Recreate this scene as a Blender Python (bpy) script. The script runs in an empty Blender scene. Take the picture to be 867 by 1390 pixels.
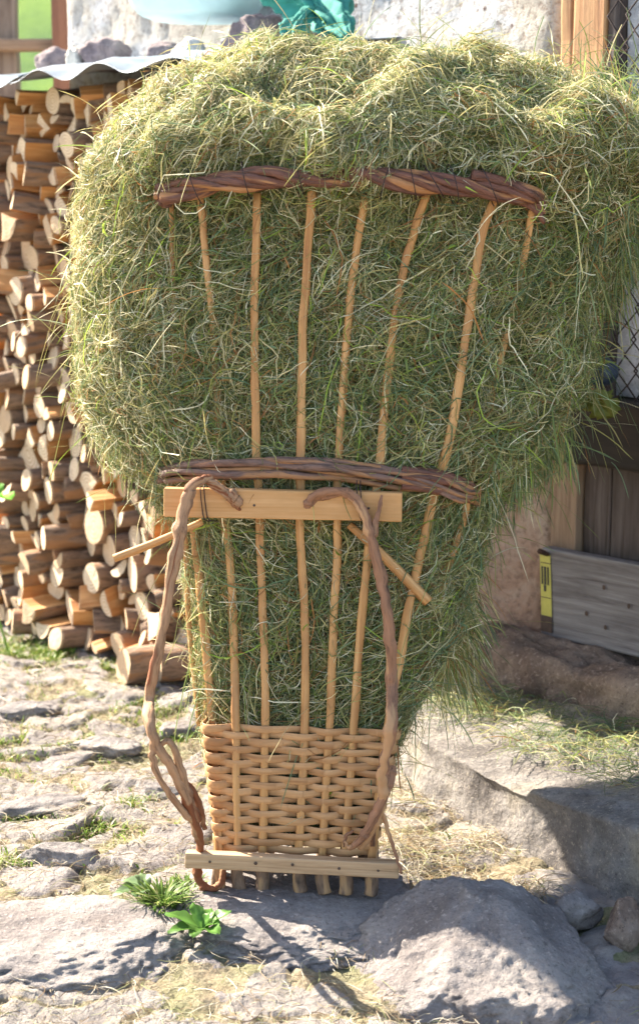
import bpy, math, random
import numpy as np
from mathutils import Vector, Matrix, Quaternion, noise
random.seed(7); rng = np.random.default_rng(7)
C = bpy.context.scene.collection
scene = bpy.context.scene
R = math.radians

# ------------------------------------------------------------------ camera
CAM = np.array([0.0, -3.5, 1.6]); PITCH = R(9.7); FPX = 2167.0; CX, CY = 433.5, 650.0
cd = bpy.data.cameras.new('camera'); cam = bpy.data.objects.new('camera', cd); C.objects.link(cam)
cam.location = CAM; cam.rotation_euler = (R(90) - PITCH, 0, 0)
cd.sensor_fit = 'VERTICAL'; cd.sensor_height = 36 * 1390 / 1300; cd.sensor_width = 36 * 1390 / 1300
cd.lens = 60; cd.shift_y = -45 / 1390
cd.clip_start = 0.05; cd.clip_end = 1000
cd.dof.use_dof = True; cd.dof.focus_distance = 3.72; cd.dof.aperture_fstop = 3.4; cd.dof.aperture_blades = 7
scene.camera = cam
# ------------------------------------------------------------------ light
SUN = Vector((-0.79, 0.613, 0)); ELEV = R(38)
sdir = Vector((SUN.x * math.cos(ELEV), SUN.y * math.cos(ELEV), math.sin(ELEV))).normalized()
w = bpy.data.worlds.new("World"); scene.world = w; w.use_nodes = True
nt = w.node_tree; bg = nt.nodes['Background']; sky = nt.nodes.new('ShaderNodeTexSky')
sky.sky_type = 'NISHITA'; sky.sun_disc = False; sky.sun_elevation = ELEV; sky.sun_rotation = R(-52.2)
sky.air_density = 1.0; sky.dust_density = 1.5; sky.ozone_density = 1.0
nt.links.new(sky.outputs[0], bg.inputs[0]); bg.inputs[1].default_value = 0.10
sl = bpy.data.lights.new('sun', 'SUN'); sl.energy = 5.0; sl.angle = R(0.5); sl.color = (1, 0.93, 0.82)
so = bpy.data.objects.new('sun', sl); C.objects.link(so)
so.rotation_euler = sdir.to_track_quat('Z', 'Y').to_euler(); so.location = (-4, 3, 5)
scene.view_settings.view_transform = 'Standard'; scene.view_settings.look = 'None'
scene.view_settings.exposure = 2.14; scene.view_settings.use_white_balance = True; scene.view_settings.white_balance_temperature = 7000; scene.view_settings.white_balance_tint = 8; scene.view_settings.gamma = 1

# ------------------------------------------------------------------ projection helpers (photo pixel + a real depth -> point)
def ray(px, py):
    a = (px - CX) / FPX; b = (CY - py) / FPX
    f = np.array([0, math.cos(PITCH), -math.sin(PITCH)]); u = np.array([0, math.sin(PITCH), math.cos(PITCH)])
    d = f + a * np.array([1., 0, 0]) + b * u
    return d / d[1]
def atY(px, py, Y):
    return CAM + ray(px, py) * (Y - CAM[1])
def atZ(px, py, Z):
    d = ray(px, py); return CAM + d * ((Z - CAM[2]) / d[2])

# ------------------------------------------------------------------ materials
def sock(n, k): return n.inputs[k]
class NB:
    def __init__(s, name):
        s.m = bpy.data.materials.new(name); s.m.use_nodes = True
        s.t = s.m.node_tree; s.b = s.t.nodes['Principled BSDF']; s.out = s.t.nodes['Material Output']
    def n(s, typ, **kw):
        x = s.t.nodes.new(typ)
        for k, v in kw.items():
            setattr(x, k, v)
        return x
    def l(s, a, b): s.t.links.new(a, b)
    def coord(s, attr=None, scale=(1, 1, 1)):
        if attr == 'generated': c = s.n('ShaderNodeTexCoord').outputs['Generated']
        elif attr: 
            a = s.n('ShaderNodeAttribute'); a.attribute_name = attr; c = a.outputs['Vector']
        else: c = s.n('ShaderNodeTexCoord').outputs['Object']
        mp = s.n('ShaderNodeMapping'); mp.inputs['Scale'].default_value = scale
        s.l(c, mp.inputs[0]); 
        return mp.outputs[0]
    def noise(s, vec, scale, detail=6, rough=.6, dist=0.):
        x = s.n('ShaderNodeTexNoise'); x.inputs['Scale'].default_value = scale; x.inputs['Detail'].default_value = detail
        x.inputs['Roughness'].default_value = rough; x.inputs['Distortion'].default_value = dist
        s.l(vec, x.inputs['Vector']); return x.outputs['Fac']
    def ramp(s, fac, stops):
        x = s.n('ShaderNodeValToRGB'); e = x.color_ramp.elements
        while len(e) < len(stops): e.new(0.5)
        for i, (p, c) in enumerate(stops):
            e[i].position = p; e[i].color = (*c, 1) if isinstance(c, (tuple, list)) else (c, c, c, 1)
        s.l(fac, x.inputs[0]); return x.outputs[0]
    def mix(s, fac, a, b, mode='MIX'):
        x = s.n('ShaderNodeMix', data_type='RGBA', blend_type=mode)
        if isinstance(fac, (int, float)): x.inputs[0].default_value = fac
        else: s.l(fac, x.inputs[0])
        for k, v in ((6, a), (7, b)):
            if isinstance(v, tuple): x.inputs[k].default_value = (*v, 1)
            else: s.l(v, x.inputs[k])
        return x.outputs[2]
    def math(s, op, a, b=None):
        x = s.n('ShaderNodeMath', operation=op)
        for k, v in ((0, a), (1, b)):
            if v is None: continue
            if isinstance(v, (int, float)): x.inputs[k].default_value = v
            else: s.l(v, x.inputs[k])
        return x.outputs[0]
    def bump(s, h, strength=.5, dist=.01, prev=None):
        x = s.n('ShaderNodeBump'); x.inputs['Strength'].default_value = strength; x.inputs['Distance'].default_value = dist
        s.l(h, x.inputs['Height'])
        if prev: s.l(prev, x.inputs['Normal'])
        return x.outputs[0]
    def done(s, col, rough=.8, normal=None, metallic=0, spec=None):
        if isinstance(col, tuple): s.b.inputs['Base Color'].default_value = (*col, 1)
        else: s.l(col, s.b.inputs['Base Color'])
        if isinstance(rough, (int, float)): s.b.inputs['Roughness'].default_value = rough
        else: s.l(rough, s.b.inputs['Roughness'])
        s.b.inputs['Metallic'].default_value = metallic
        if spec is not None: s.b.inputs['Specular IOR Level'].default_value = spec
        if normal: s.l(normal, s.b.inputs['Normal'])
        return s.m
def sat(c, k):
    m = sum(c) / 3; return tuple(max(.004, m + (x - m) * k) for x in c)
def objrand(b): return b.n('ShaderNodeObjectInfo').outputs['Random']

def wood(name, c1, c2, dark, grain=(60, 60, 2.2), rough=.62, bumpd=.0015, attr='grain', knots=0.):
    b = NB(name); v = b.coord(attr, grain); c1, c2, dark = [sat(c, 1.04) for c in (c1, c2, dark)]
    ad = b.n('ShaderNodeVectorMath', operation='ADD'); b.l(v, ad.inputs[0])
    mu = b.math('MULTIPLY', objrand(b), 37.0); cb = b.n('ShaderNodeCombineXYZ'); b.l(mu, cb.inputs[0]); b.l(mu, cb.inputs[2])
    b.l(cb.outputs[0], ad.inputs[1]); v = ad.outputs[0]
    n1 = b.noise(v, 1.0, 8, .65, .6)
    col = b.ramp(n1, [(.28, dark), (.42, c2), (.62, c1), (.8, tuple(min(1, x * 1.12) for x in c1))])
    v2 = b.coord(attr, (9, 9, 3)); n2 = b.noise(v2, 1.3, 4)
    col = b.mix(b.ramp(n2, [(.46, 0.), (.68, .6)]), col, dark)
    col = b.mix(b.math('MULTIPLY', objrand(b), .3), col, c2)
    return b.done(col, rough, b.bump(n1, .6, bumpd))
M = {}
M['stave'] = wood('peeled_wood', (.60, .34, .145), (.46, .225, .08), (.24, .095, .035))
M['weave'] = wood('woven_splint', (.56, .325, .165), (.43, .225, .10), (.20, .08, .03), (55, 55, 3))
M['plank'] = wood('planed_board', (.60, .345, .165), (.52, .27, .11), (.38, .19, .06), (60, 90, 3.0), bumpd=.001)
M['plankold'] = wood('rough_board', (.52, .355, .22), (.42, .27, .155), (.24, .14, .07), (60, 90, 3.5), bumpd=.002)
M['split'] = wood('split_firewood', (.68, .38, .17), (.50, .22, .075), (.28, .10, .03), (30, 30, 3))
M['doorpost'] = wood('door_post', (.62, .38, .20), (.42, .21, .10), (.14, .06, .03), (55, 55, 2.0), bumpd=.006)
M['greyboard'] = wood('weathered_grey_board', (.27, .25, .25), (.17, .15, .15), (.05, .035, .035), (75, 60, 2.6), .8, .008)
M['darkboard'] = wood('dark_old_board', (.13, .105, .10), (.07, .05, .045), (.02, .014, .012), (50, 50, 2.2), .8, .008)
M['darkbeam'] = wood('dark_beam', (.035, .022, .016), (.018, .012, .01), (.008, .006, .005), (22, 22, 1.5), .75, .006)
M['tanboard'] = wood('tan_old_board', (.34, .24, .17), (.26, .17, .115), (.10, .055, .035), (60, 60, 2.4), .8, .006)

def bark(name, c1, c2, c3, sc=(40, 40, 9), bd=.006, rough=.75):
    b = NB(name); v = b.coord('grain', sc); c1, c2, c3 = [sat(c, 1.08) for c in (c1, c2, c3)]
    ad = b.n('ShaderNodeVectorMath', operation='ADD'); b.l(v, ad.inputs[0])
    mu = b.math('MULTIPLY', objrand(b), 51.0); cb = b.n('ShaderNodeCombineXYZ'); b.l(mu, cb.inputs[0]); b.l(mu, cb.inputs[1])
    b.l(cb.outputs[0], ad.inputs[1]); v = ad.outputs[0]
    n1 = b.noise(v, 1.2, 8, .7, .4); n2 = b.noise(v, .33, 3, .5, .8)
    col = b.ramp(n1, [(.3, c1), (.5, c2), (.72, tuple(x * 1.35 for x in c2))])
    col = b.mix(b.ramp(n2, [(.53, 0.), (.6, 1.)]), col, c3)
    return b.done(col, rough, b.bump(n1, .8, bd))
M['rim'] = bark('wine_dark_bark', (.022, .010, .008), (.15, .06, .040), (.42, .20, .09), (95, 95, 13), .008, rough=.42)
M['ring'] = bark('grey_brown_bark', (.035, .018, .016), (.19, .11, .085), (.36, .18, .09), (95, 95, 14), .008, rough=.6)
M['bow'] = bark('bent_branch_bark', (.09, .042, .024), (.36, .205, .12), (.20, .065, .028), (80, 80, 12), .007)
M['bowr'] = bark('brown_branch_bark', (.075, .035, .022), (.27, .135, .08), (.46, .26, .14), (70, 70, 11), .007)
M['bark'] = bark('firewood_bark', (.04, .022, .016), (.26, .17, .12), (.34, .18, .095), (45, 45, 11), .016)
M['foot'] = bark('foot_bark', (.06, .04, .03), (.2, .13, .09), (.4, .25, .14), (60, 60, 20), .005)

def stone(name, c1, c2, c3, scale=6, bd=.02, moss=None):
    b = NB(name); v = b.coord(); n1 = b.noise(v, scale, 10, .7); n2 = b.noise(v, scale * .35, 4, .6); n3 = b.noise(v, scale * 9, 5, .7)
    col = b.ramp(n2, [(.35, c1), (.5, c2), (.66, c3)])
    col = b.mix(b.ramp(n1, [(.35, .55), (.55, 0.)]), col, tuple(x * .5 for x in c1))
    col = b.mix(b.ramp(n3, [(.56, 0.), (.68, .7)]), col, tuple(min(1, x * 1.4) for x in c3)); col = b.mix(b.ramp(n3, [(.32, .7), (.44, 0.)]), col, tuple(x * .45 for x in c1))
    nrm = b.bump(n1, .9, bd, b.bump(n3, .7, bd * .2))
    return b.done(col, .9, nrm)
M['stone'] = stone('pale_stone', (.18, .16, .165), (.30, .27, .27), (.38, .34, .31), 9, .05)
M['boulder'] = stone('lilac_stone', (.23, .195, .19), (.31, .275, .27), (.40, .35, .325), 9, .05)
M['stepstone'] = stone('step_stone', (.18, .155, .15), (.34, .31, .30), (.44, .38, .31), 11, .06)
M['redstone'] = stone('reddish_stone', (.18, .115, .09), (.33, .23, .175), (.42, .32, .26), 9, .05)
M['roofstone'] = stone('purple_stone', (.16, .12, .13), (.28, .22, .24), (.38, .30, .29), 14, .02)
M['whitestone'] = stone('white_stone', (.5, .45, .42), (.65, .6, .55), (.72, .68, .62), 14, .02)

b = NB('lime_plaster'); v = b.coord(); n1 = b.noise(v, 5, 10, .7); n2 = b.noise(v, 1.6, 5, .6, .5); n3 = b.noise(v, 40, 6, .7)
geo = b.n('ShaderNodeNewGeometry'); sx = b.n('ShaderNodeSeparateXYZ'); b.l(geo.outputs['Position'], sx.inputs[0])
colu = b.ramp(n2, [(.36, (.42, .37, .33)), (.5, (.58, .54, .50)), (.56, (.60, .61, .66)), (.7, (.68, .66, .63))])
coll = b.ramp(b.noise(v, 3.4, 7, .7, .8), [(.32, (.22, .12, .085)), (.47, (.46, .29, .21)), (.57, (.53, .38, .30)), (.68, (.58, .47, .40))])
hh = b.math('ADD', sx.outputs[2], b.math('MULTIPLY', n1, .6))
col = b.mix(b.ramp(b.math('MULTIPLY', hh, .4), [(.56, 0.), (.68, 1.)]), coll, colu)
vo = b.n('ShaderNodeTexVoronoi'); vo.inputs['Scale'].default_value = 26; b.l(v, vo.inputs['Vector'])
pit = b.ramp(vo.outputs['Distance'], [(.16, 1.), (.26, 0.)])
pit = b.math('MULTIPLY', pit, b.ramp(n1, [(.5, 0.), (.6, 1.)]))
col = b.mix(pit, col, (.10, .055, .05))
col = b.mix(b.ramp(n3, [(.38, .6), (.5, 0.)]), col, (.20, .13, .10))
M['plaster'] = b.done(col, .93, b.bump(n1, .9, .03, b.bump(n3, .8, .008)))

b = NB('tin'); v = b.coord(); n1 = b.noise(v, 9, 6, .6); n2 = b.noise(v, 60, 3)
M['tin'] = b.done(b.ramp(n1, [(.3, (.26, .31, .38)), (.6, (.36, .42, .50)), (.75, (.27, .24, .24))]), b.ramp(n1, [(.3, .35), (.7, .6)]), b.bump(n1, .3, .01), .55)
def plain(name, c, rough=.6, var=.25, sc=30, metallic=0, bd=.002):
    b = NB(name); v = b.coord(); n1 = b.noise(v, sc, 6, .65)
    return b.done(b.ramp(n1, [(.3, tuple(x * (1 - var) for x in c)), (.7, tuple(min(1, x * (1 + var)) for x in c))]), rough, b.bump(n1, .6, bd), metallic)
M['rust'] = plain('rusty_iron', (.07, .035, .025), .7, .5, 60, .5)
M['wire'] = plain('old_wire', (.05, .035, .035), .55, .4, 60, .6)
M['teal'] = plain('teal_plastic', (.03, .24, .20), .85, .3, 18, 0, .006)
M['basin'] = plain('pale_blue_plastic', (.52, .74, .76), .45, .1, 8)
M['navy'] = plain('navy_rubber', (.02, .035, .06), .5, .4, 30)
M['yellow'] = plain('yellow_paint', (.46, .41, .085), .45, .18, 25)
M['black'] = plain('black_paint', (.015, .015, .018), .5, .3, 40)
M['iron'] = plain('nail_head', (.09, .06, .05), .5, .3, 90, .5)
M['darkbrown'] = plain('brown_paint', (.06, .03, .02), .6, .5, 40)

def endgrain():
    b = NB('cut_end_wood'); v = b.coord(); 
    sp = b.n('ShaderNodeSeparateXYZ'); b.l(v, sp.inputs[0]); 
    cb = b.n('ShaderNodeCombineXYZ'); b.l(sp.outputs[0], cb.inputs[0]); b.l(sp.outputs[1], cb.inputs[1])
    w = b.n('ShaderNodeTexWave', wave_type='RINGS', rings_direction='SPHERICAL'); w.inputs['Scale'].default_value = 28
    w.inputs['Distortion'].default_value = 2.5; w.inputs['Detail'].default_value = 3; b.l(cb.outputs[0], w.inputs['Vector'])
    n = b.noise(v, 25, 6)
    col = b.ramp(w.outputs['Fac'], [(0., (.46, .31, .19)), (.35, (.72, .57, .41)), (1., (.82, .69, .53))])
    col = b.mix(b.math('MULTIPLY', n, .5), col, (.58, .36, .2))
    orr = objrand(b); col = b.mix(b.ramp(orr, [(.0, .0), (.55, .1), (.8, .55), (1., .85)]), col, (.52, .33, .19)); col = b.mix(b.ramp(b.noise(v, 11, 5), [(.5, 0.), (.7, .45)]), col, (.36, .27, .21))
    return b.done(col, .85, b.bump(n, .4, .004))
M['end'] = endgrain()

def blade_mat(name, trans=.35, rough=.5):
    b = NB(name); a = b.n('ShaderNodeAttribute'); a.attribute_name = 'tint'
    col = a.outputs['Color']; b.l(col, b.b.inputs['Base Color']); b.b.inputs['Roughness'].default_value = rough
    b.b.inputs['Specular IOR Level'].default_value = .22
    t = b.n('ShaderNodeBsdfTranslucent'); b.l(col, t.inputs[0]); mx = b.n('ShaderNodeMixShader'); mx.inputs[0].default_value = trans
    b.l(b.b.outputs[0], mx.inputs[1]); b.l(t.outputs[0], mx.inputs[2]); b.l(mx.outputs[0], b.out.inputs[0])
    return b.m
M['blade'] = blade_mat('dried_grass'); M['leaf'] = blade_mat('leaf_green', .4, .4)

M['bluewall'] = stone('blue_grey_render', (.48, .48, .54), (.62, .62, .68), (.68, .67, .70), 6, .01)
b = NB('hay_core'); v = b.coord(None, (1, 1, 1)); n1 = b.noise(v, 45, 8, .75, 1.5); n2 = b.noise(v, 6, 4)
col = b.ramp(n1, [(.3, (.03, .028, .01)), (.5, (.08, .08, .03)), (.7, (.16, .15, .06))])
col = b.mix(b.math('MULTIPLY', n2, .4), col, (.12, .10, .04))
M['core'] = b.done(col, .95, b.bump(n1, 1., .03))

b = NB('ground'); v = b.coord(); ar = b.n('ShaderNodeAttribute'); ar.attribute_name = 'rock'; at_ = b.n('ShaderNodeAttribute'); at_.attribute_name = 'tone'
n1 = b.noise(v, 9, 10, .7); n2 = b.noise(v, 90, 6, .7); n3 = b.noise(v, 2.2, 5, .6); n4 = b.noise(v, 30, 6, .7)
rk = b.ramp(n1, [(.3, (.18, .155, .165)), (.5, (.33, .295, .295)), (.7, (.44, .395, .37))])
rk = b.mix(b.math('MULTIPLY', at_.outputs['Fac'], .5), rk, (.40, .35, .30))
rk = b.mix(b.ramp(n4, [(.32, .7), (.48, 0.)]), rk, (.20, .17, .17))
dirt = b.ramp(n2, [(.3, (.17, .125, .085)), (.5, (.33, .265, .18)), (.7, (.44, .38, .27))])
dirt = b.mix(b.ramp(n3, [(.5, 0.), (.62, .6)]), dirt, (.19, .22, .09))
fac = b.math('ADD', ar.outputs['Fac'], b.math('MULTIPLY', b.math('SUBTRACT', n4, .5), .7))
col = b.mix(b.ramp(fac, [(.42, 0.), (.55, 1.)]), dirt, rk)
am = b.n('ShaderNodeAttribute'); am.attribute_name = 'meadow'
mead = b.ramp(b.noise(v, .9, 6, .7), [(.35, (.05, .14, .015)), (.6, (.13, .25, .02)), (.75, (.22, .31, .03))])
col = b.mix(am.outputs['Fac'], col, mead)
M['ground'] = b.done(col, .92, b.bump(n1, 1., .03, b.bump(n4, 1., .02, b.bump(n2, 1., .008))))

# ------------------------------------------------------------------ mesh helpers
def mk(name, verts, faces, mats, parent=None, midx=None, smooth=True, attrs=None, loc=None):
    me = bpy.data.meshes.new(name); me.from_pydata([tuple(map(float, v)) for v in verts], [], [tuple(f) for f in faces])
    for m in (mats if isinstance(mats, (list, tuple)) else [mats]): me.materials.append(m)
    if midx is not None: me.polygons.foreach_set('material_index', np.asarray(midx, dtype=np.int32))
    me.polygons.foreach_set('use_smooth', np.full(len(me.polygons), smooth))
    if attrs:
        for k, a in attrs.items():
            a = np.asarray(a, dtype=np.float32)
            if a.ndim == 2:
                at = me.attributes.new(k, 'FLOAT_VECTOR', 'POINT'); at.data.foreach_set('vector', a.ravel())
            else:
                at = me.attributes.new(k, 'FLOAT', 'POINT'); at.data.foreach_set('value', a)
    me.update()
    o = bpy.data.objects.new(name, me); C.objects.link(o)
    if parent: o.parent = parent
    if loc is not None: o.location = loc
    return o
def tag(o, label, cat=None, group=None, kind=None):
    o['label'] = label
    if cat: o['category'] = cat
    if group: o['group'] = group
    if kind: o['kind'] = kind
    return o
def empty(name, loc=(0, 0, 0)):
    o = bpy.data.objects.new(name, None); C.objects.link(o); o.location = loc; o.empty_display_size = .05; return o
class MB:
    def __init__(s): s.v = []; s.f = []; s.g = []; s.m = []
    def add(s, v, f, g=None, m=0):
        k = len(s.v); s.v += [tuple(x) for x in v]; s.f += [tuple(i + k for i in q) for q in f]
        s.g += [tuple(x) for x in (g if g is not None else v)]; s.m += [m] * len(f)
    def build(s, name, mats, parent=None, smooth=True, origin=None):
        v = np.array(s.v)
        loc = None
        if origin is not None: v = v - np.array(origin); loc = origin
        return mk(name, v, s.f, mats, parent, s.m, smooth, {'grain': np.array(s.g)}, loc)
def catmull(pts, n=8):
    P = np.array(pts, float); P = np.vstack([2 * P[0] - P[1], P, 2 * P[-1] - P[-2]]); out = []
    for i in range(1, len(P) - 2):
        for t in np.linspace(0, 1, n, endpoint=False):
            a, b_, c, d = P[i - 1:i + 3]
            out.append(.5 * (2 * b_ + (c - a) * t + (2 * a - 5 * b_ + 4 * c - d) * t * t + (3 * b_ - a - 3 * c + d) * t ** 3))
    out.append(P[-2]); return np.array(out)
def frames(P):
    T = np.gradient(P, axis=0); T /= np.linalg.norm(T, axis=1)[:, None] + 1e-12
    ref = np.array([0., -1., 0.]); 
    if abs(T[0] @ ref) > .9: ref = np.array([0., 0., 1.])
    N = []; n = ref - T[0] * (ref @ T[0]); n /= np.linalg.norm(n)
    for t in T:
        n = n - t * (n @ t); n /= np.linalg.norm(n) + 1e-12; N.append(n.copy())
    N = np.array(N); B = np.cross(T, N); return T, N, B
def tube(mb, P, rad, sides=10, flat=1.0, bumpy=.0, m=0, seed=None, close=True):
    """rad: scalar or array; flat: thickness (along N) relative to width (along B)"""
    P = np.asarray(P, float); n = len(P); T, N, B = frames(P)
    rad = np.interp(np.linspace(0, 1, n), np.linspace(0, 1, len(np.atleast_1d(rad))), np.atleast_1d(rad)) if np.ndim(rad) else np.full(n, rad)
    L = np.concatenate([[0], np.cumsum(np.linalg.norm(np.diff(P, axis=0), axis=1))])
    sd = rng.random() * 100 if seed is None else seed
    V = []; G = []
    for i in range(n):
        for k in range(sides):
            a = 2 * math.pi * k / sides
            r = rad[i] * (1 + bumpy * (noise.noise((math.cos(a) * 1.3 + sd, math.sin(a) * 1.3, L[i] * 14)) * 1.2 + .6 * noise.noise((math.cos(a) * 3 + sd, math.sin(a) * 3, L[i] * 50))))
            V.append(P[i] + N[i] * math.cos(a) * r * flat + B[i] * math.sin(a) * r)
            G.append((math.cos(a) * rad[i] + sd, math.sin(a) * rad[i], L[i]))
    F = [(i * sides + k, (i + 1) * sides + k, (i + 1) * sides + (k + 1) % sides, i * sides + (k + 1) % sides) for i in range(n - 1) for k in range(sides)]
    if close:
        F.append(tuple(range(sides))); F.append(tuple((n - 1) * sides + k for k in reversed(range(sides))))
    mb.add(V, F, G, m)
def nz(x, y, z): return noise.noise((x, y, z))
def rbox(mb, o, ax, ay, az, bev=.004, sub=(1, 1, 1), jit=0., m=0, seed=0.):
    """box from corner o along vectors ax ay az (grain runs along the longest), bevelled by chamfer, with wobble"""
    o = np.array(o, float); A = [np.array(a, float) for a in (ax, ay, az)]; L = [np.linalg.norm(a) for a in A]; U = [a / l for a, l in zip(A, L)]
    lo = int(np.argmax(L)); order = [i for i in range(3) if i != lo] + [lo]
    def grid(l, s): 
        return sorted(set([0, bev] + list(np.linspace(bev, l - bev, s + 1)) + [l]))
    gs = [grid(L[i], sub[i]) for i in range(3)]
    idx = {}; V = []; G = []
    def vert(c):
        k = tuple(round(x, 6) for x in c)
        if k in idx: return idx[k]
        # count of axes at extreme faces -> pull corners in
        ext = [i for i in range(3) if c[i] in (0, gs[i][-1])]
        p = list(c)
        if len(ext) >= 2:
            for i in ext: p[i] = bev * .35 if c[i] == 0 else L[i] - bev * .35
        q = o + sum(U[i] * p[i] for i in range(3))
        if jit:
            q = q + np.array([nz(p[0] * 6 + seed, p[1] * 6, p[2] * 6), nz(p[0] * 6, p[1] * 6 + seed + 9, p[2] * 6), nz(p[0] * 6, p[1] * 6, p[2] * 6 + seed + 5)]) * jit
        V.append(q); G.append((p[order[0]] + seed, p[order[1]], p[order[2]])); idx[k] = len(V) - 1; return idx[k]
    F = []
    for d in range(3):
        i, j = [(1, 2), (2, 0), (0, 1)][d]
        for side in (0, gs[d][-1]):
            for a in range(len(gs[i]) - 1):
                for c in range(len(gs[j]) - 1):
                    q = []
                    for (da, dc) in ((0, 0), (1, 0), (1, 1), (0, 1)):
                        co = [0, 0, 0]; co[d] = side; co[i] = gs[i][a + da]; co[j] = gs[j][c + dc]; q.append(vert(co))
                    F.append(q if side else q[::-1])
    if np.cross(U[0], U[1]) @ U[2] < 0: F = [q[::-1] for q in F]
    mb.add(V, F, G, m)

# ------------------------------------------------------------------ blades (hay, grass): vectorised ribbons
def ribbons(Ps, Wd, width, cols, taper=True):
    """Ps: (N,K,3) polylines, Wd: (N,K,3) unit width dirs, width (N,), cols (N,3)"""
    N, K, _ = Ps.shape
    prof = np.ones(K); 
    if taper: prof = np.array([.7] + [1.] * (K - 2) + [.15]) if K > 2 else np.array([1., .2])
    off = Wd * (width[:, None] * prof[None, :] * .5)[:, :, None]
    V = np.stack([Ps - off, Ps + off], 2).reshape(-1, 3)
    base = (np.arange(N) * K * 2)[:, None] + (np.arange(K - 1) * 2)[None, :]
    F = np.stack([base, base + 1, base + 3, base + 2], -1).reshape(-1, 4)
    Cc = np.repeat(cols, K * 2, axis=0)
    return V, F, Cc
def fast_mesh(name, V, F, Cc, mat, extra=None):
    """extra = (verts, quads, mat) merged as second material"""
    n0 = len(V); mi = np.zeros(len(F), np.int32); mats = [mat]
    if extra is not None:
        ev, ef, em = extra; V = np.vstack([V, ev]); F = np.vstack([F, ef + n0]); Cc = np.vstack([Cc, np.tile([[.1, .1, .04]], (len(ev), 1))])
        mi = np.concatenate([mi, np.ones(len(ef), np.int32)]); mats.append(em)
    me = bpy.data.meshes.new(name)
    me.vertices.add(len(V)); me.vertices.foreach_set('co', V.astype(np.float32).ravel())
    me.loops.add(len(F) * 4); me.loops.foreach_set('vertex_index', F.astype(np.int32).ravel())
    me.polygons.add(len(F)); me.polygons.foreach_set('loop_start', np.arange(0, len(F) * 4, 4, dtype=np.int32))
    me.polygons.foreach_set('loop_total', np.full(len(F), 4, np.int32))
    for m in mats: me.materials.append(m)
    me.polygons.foreach_set('material_index', mi)
    me.update(calc_edges=True); me.polygons.foreach_set('use_smooth', np.ones(len(F), bool))
    ca = me.attributes.new('tint', 'FLOAT_COLOR', 'POINT')
    ca.data.foreach_set('color', np.hstack([Cc, np.ones((len(Cc), 1))]).astype(np.float32).ravel())
    me.validate(); o = bpy.data.objects.new(name, me); C.objects.link(o); return o
def norm(a): return a / (np.linalg.norm(a, axis=-1, keepdims=True) + 1e-9)
def sinnoise(P, freq, seed, n=7):
    r = np.random.default_rng(seed); out = 0
    for i in range(n):
        d = r.normal(size=3); d /= np.linalg.norm(d); f = freq * (.6 + 1.1 * r.random())
        out = out + np.sin(P @ d * f * 6.283 + r.random() * 6.28)
    return out / math.sqrt(n)
PAL = np.array([[.165, .21, .075], [.12, .175, .095], [.30, .295, .12], [.225, .285, .155], [.47, .415, .20], [.60, .535, .335], [.76, .715, .53], [.34, .17, .075], [.30, .41, .08]])
PAL = np.clip(PAL.mean(1, keepdims=True) + (PAL - PAL.mean(1, keepdims=True)) * 1.08, .012, 1)
def pick_cols(n, prob, r):
    p = np.array(prob, float); p /= p.sum(-1, keepdims=True)
    if p.ndim == 1: k = r.choice(len(PAL), n, p=p)
    else:
        c = np.cumsum(p, 1); k = (r.random((n, 1)) > c).sum(1).clip(0, len(PAL) - 1)
    return PAL[k] * (.75 + .5 * r.random((n, 1)))

# ------------------------------------------------------------------ GROUND (one sheet: stones, dirt, meadow hill)
def worley(X, Y, size, seed, ax=1., ay=1.):
    gx = X / (size * ax); gy = Y / (size * ay); ix = np.floor(gx).astype(int); iy = np.floor(gy).astype(int)
    f1 = np.full(X.shape, 9.); f2 = np.full(X.shape, 9.); cid = np.zeros(X.shape, int); cxn = np.zeros(X.shape); cyn = np.zeros(X.shape)
    def h(a, b_, k):
        v = np.sin(a * 127.1 + b_ * 311.7 + k * 74.7 + seed * 13.1) * 43758.5453; return v - np.floor(v)
    for dx in (-1, 0, 1):
        for dy in (-1, 0, 1):
            a = ix + dx; c = iy + dy; px = a + .1 + .8 * h(a, c, 1); py = c + .1 + .8 * h(a, c, 2)
            d = np.hypot(gx - px, gy - py); nn = d < f1
            f2 = np.where(nn, f1, np.minimum(f2, d)); f1 = np.where(nn, d, f1)
            cxn = np.where(nn, px, cxn); cyn = np.where(nn, py, cyn)
            cid = np.where(nn, (a * 7919 + c * 104729) % 100003, cid)
    return f1, f2, cid, (gx - cxn) * size * ax, (gy - cyn) * size * ay
def crand(cid, k):
    v = np.sin(cid * 12.9898 + k * 78.233) * 43758.5453; return v - np.floor(v)
xs = np.concatenate([-np.geomspace(90, 1.9, 16)[:-1], np.arange(-1.9, 1.5, .011), np.geomspace(1.5, 90, 16)])
ys = np.concatenate([-np.geomspace(30, 1.0, 10)[:-1], np.arange(-1.0, 3.4, .013), np.geomspace(3.4, 160, 34)])
GX, GY = np.meshgrid(xs, ys)
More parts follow.
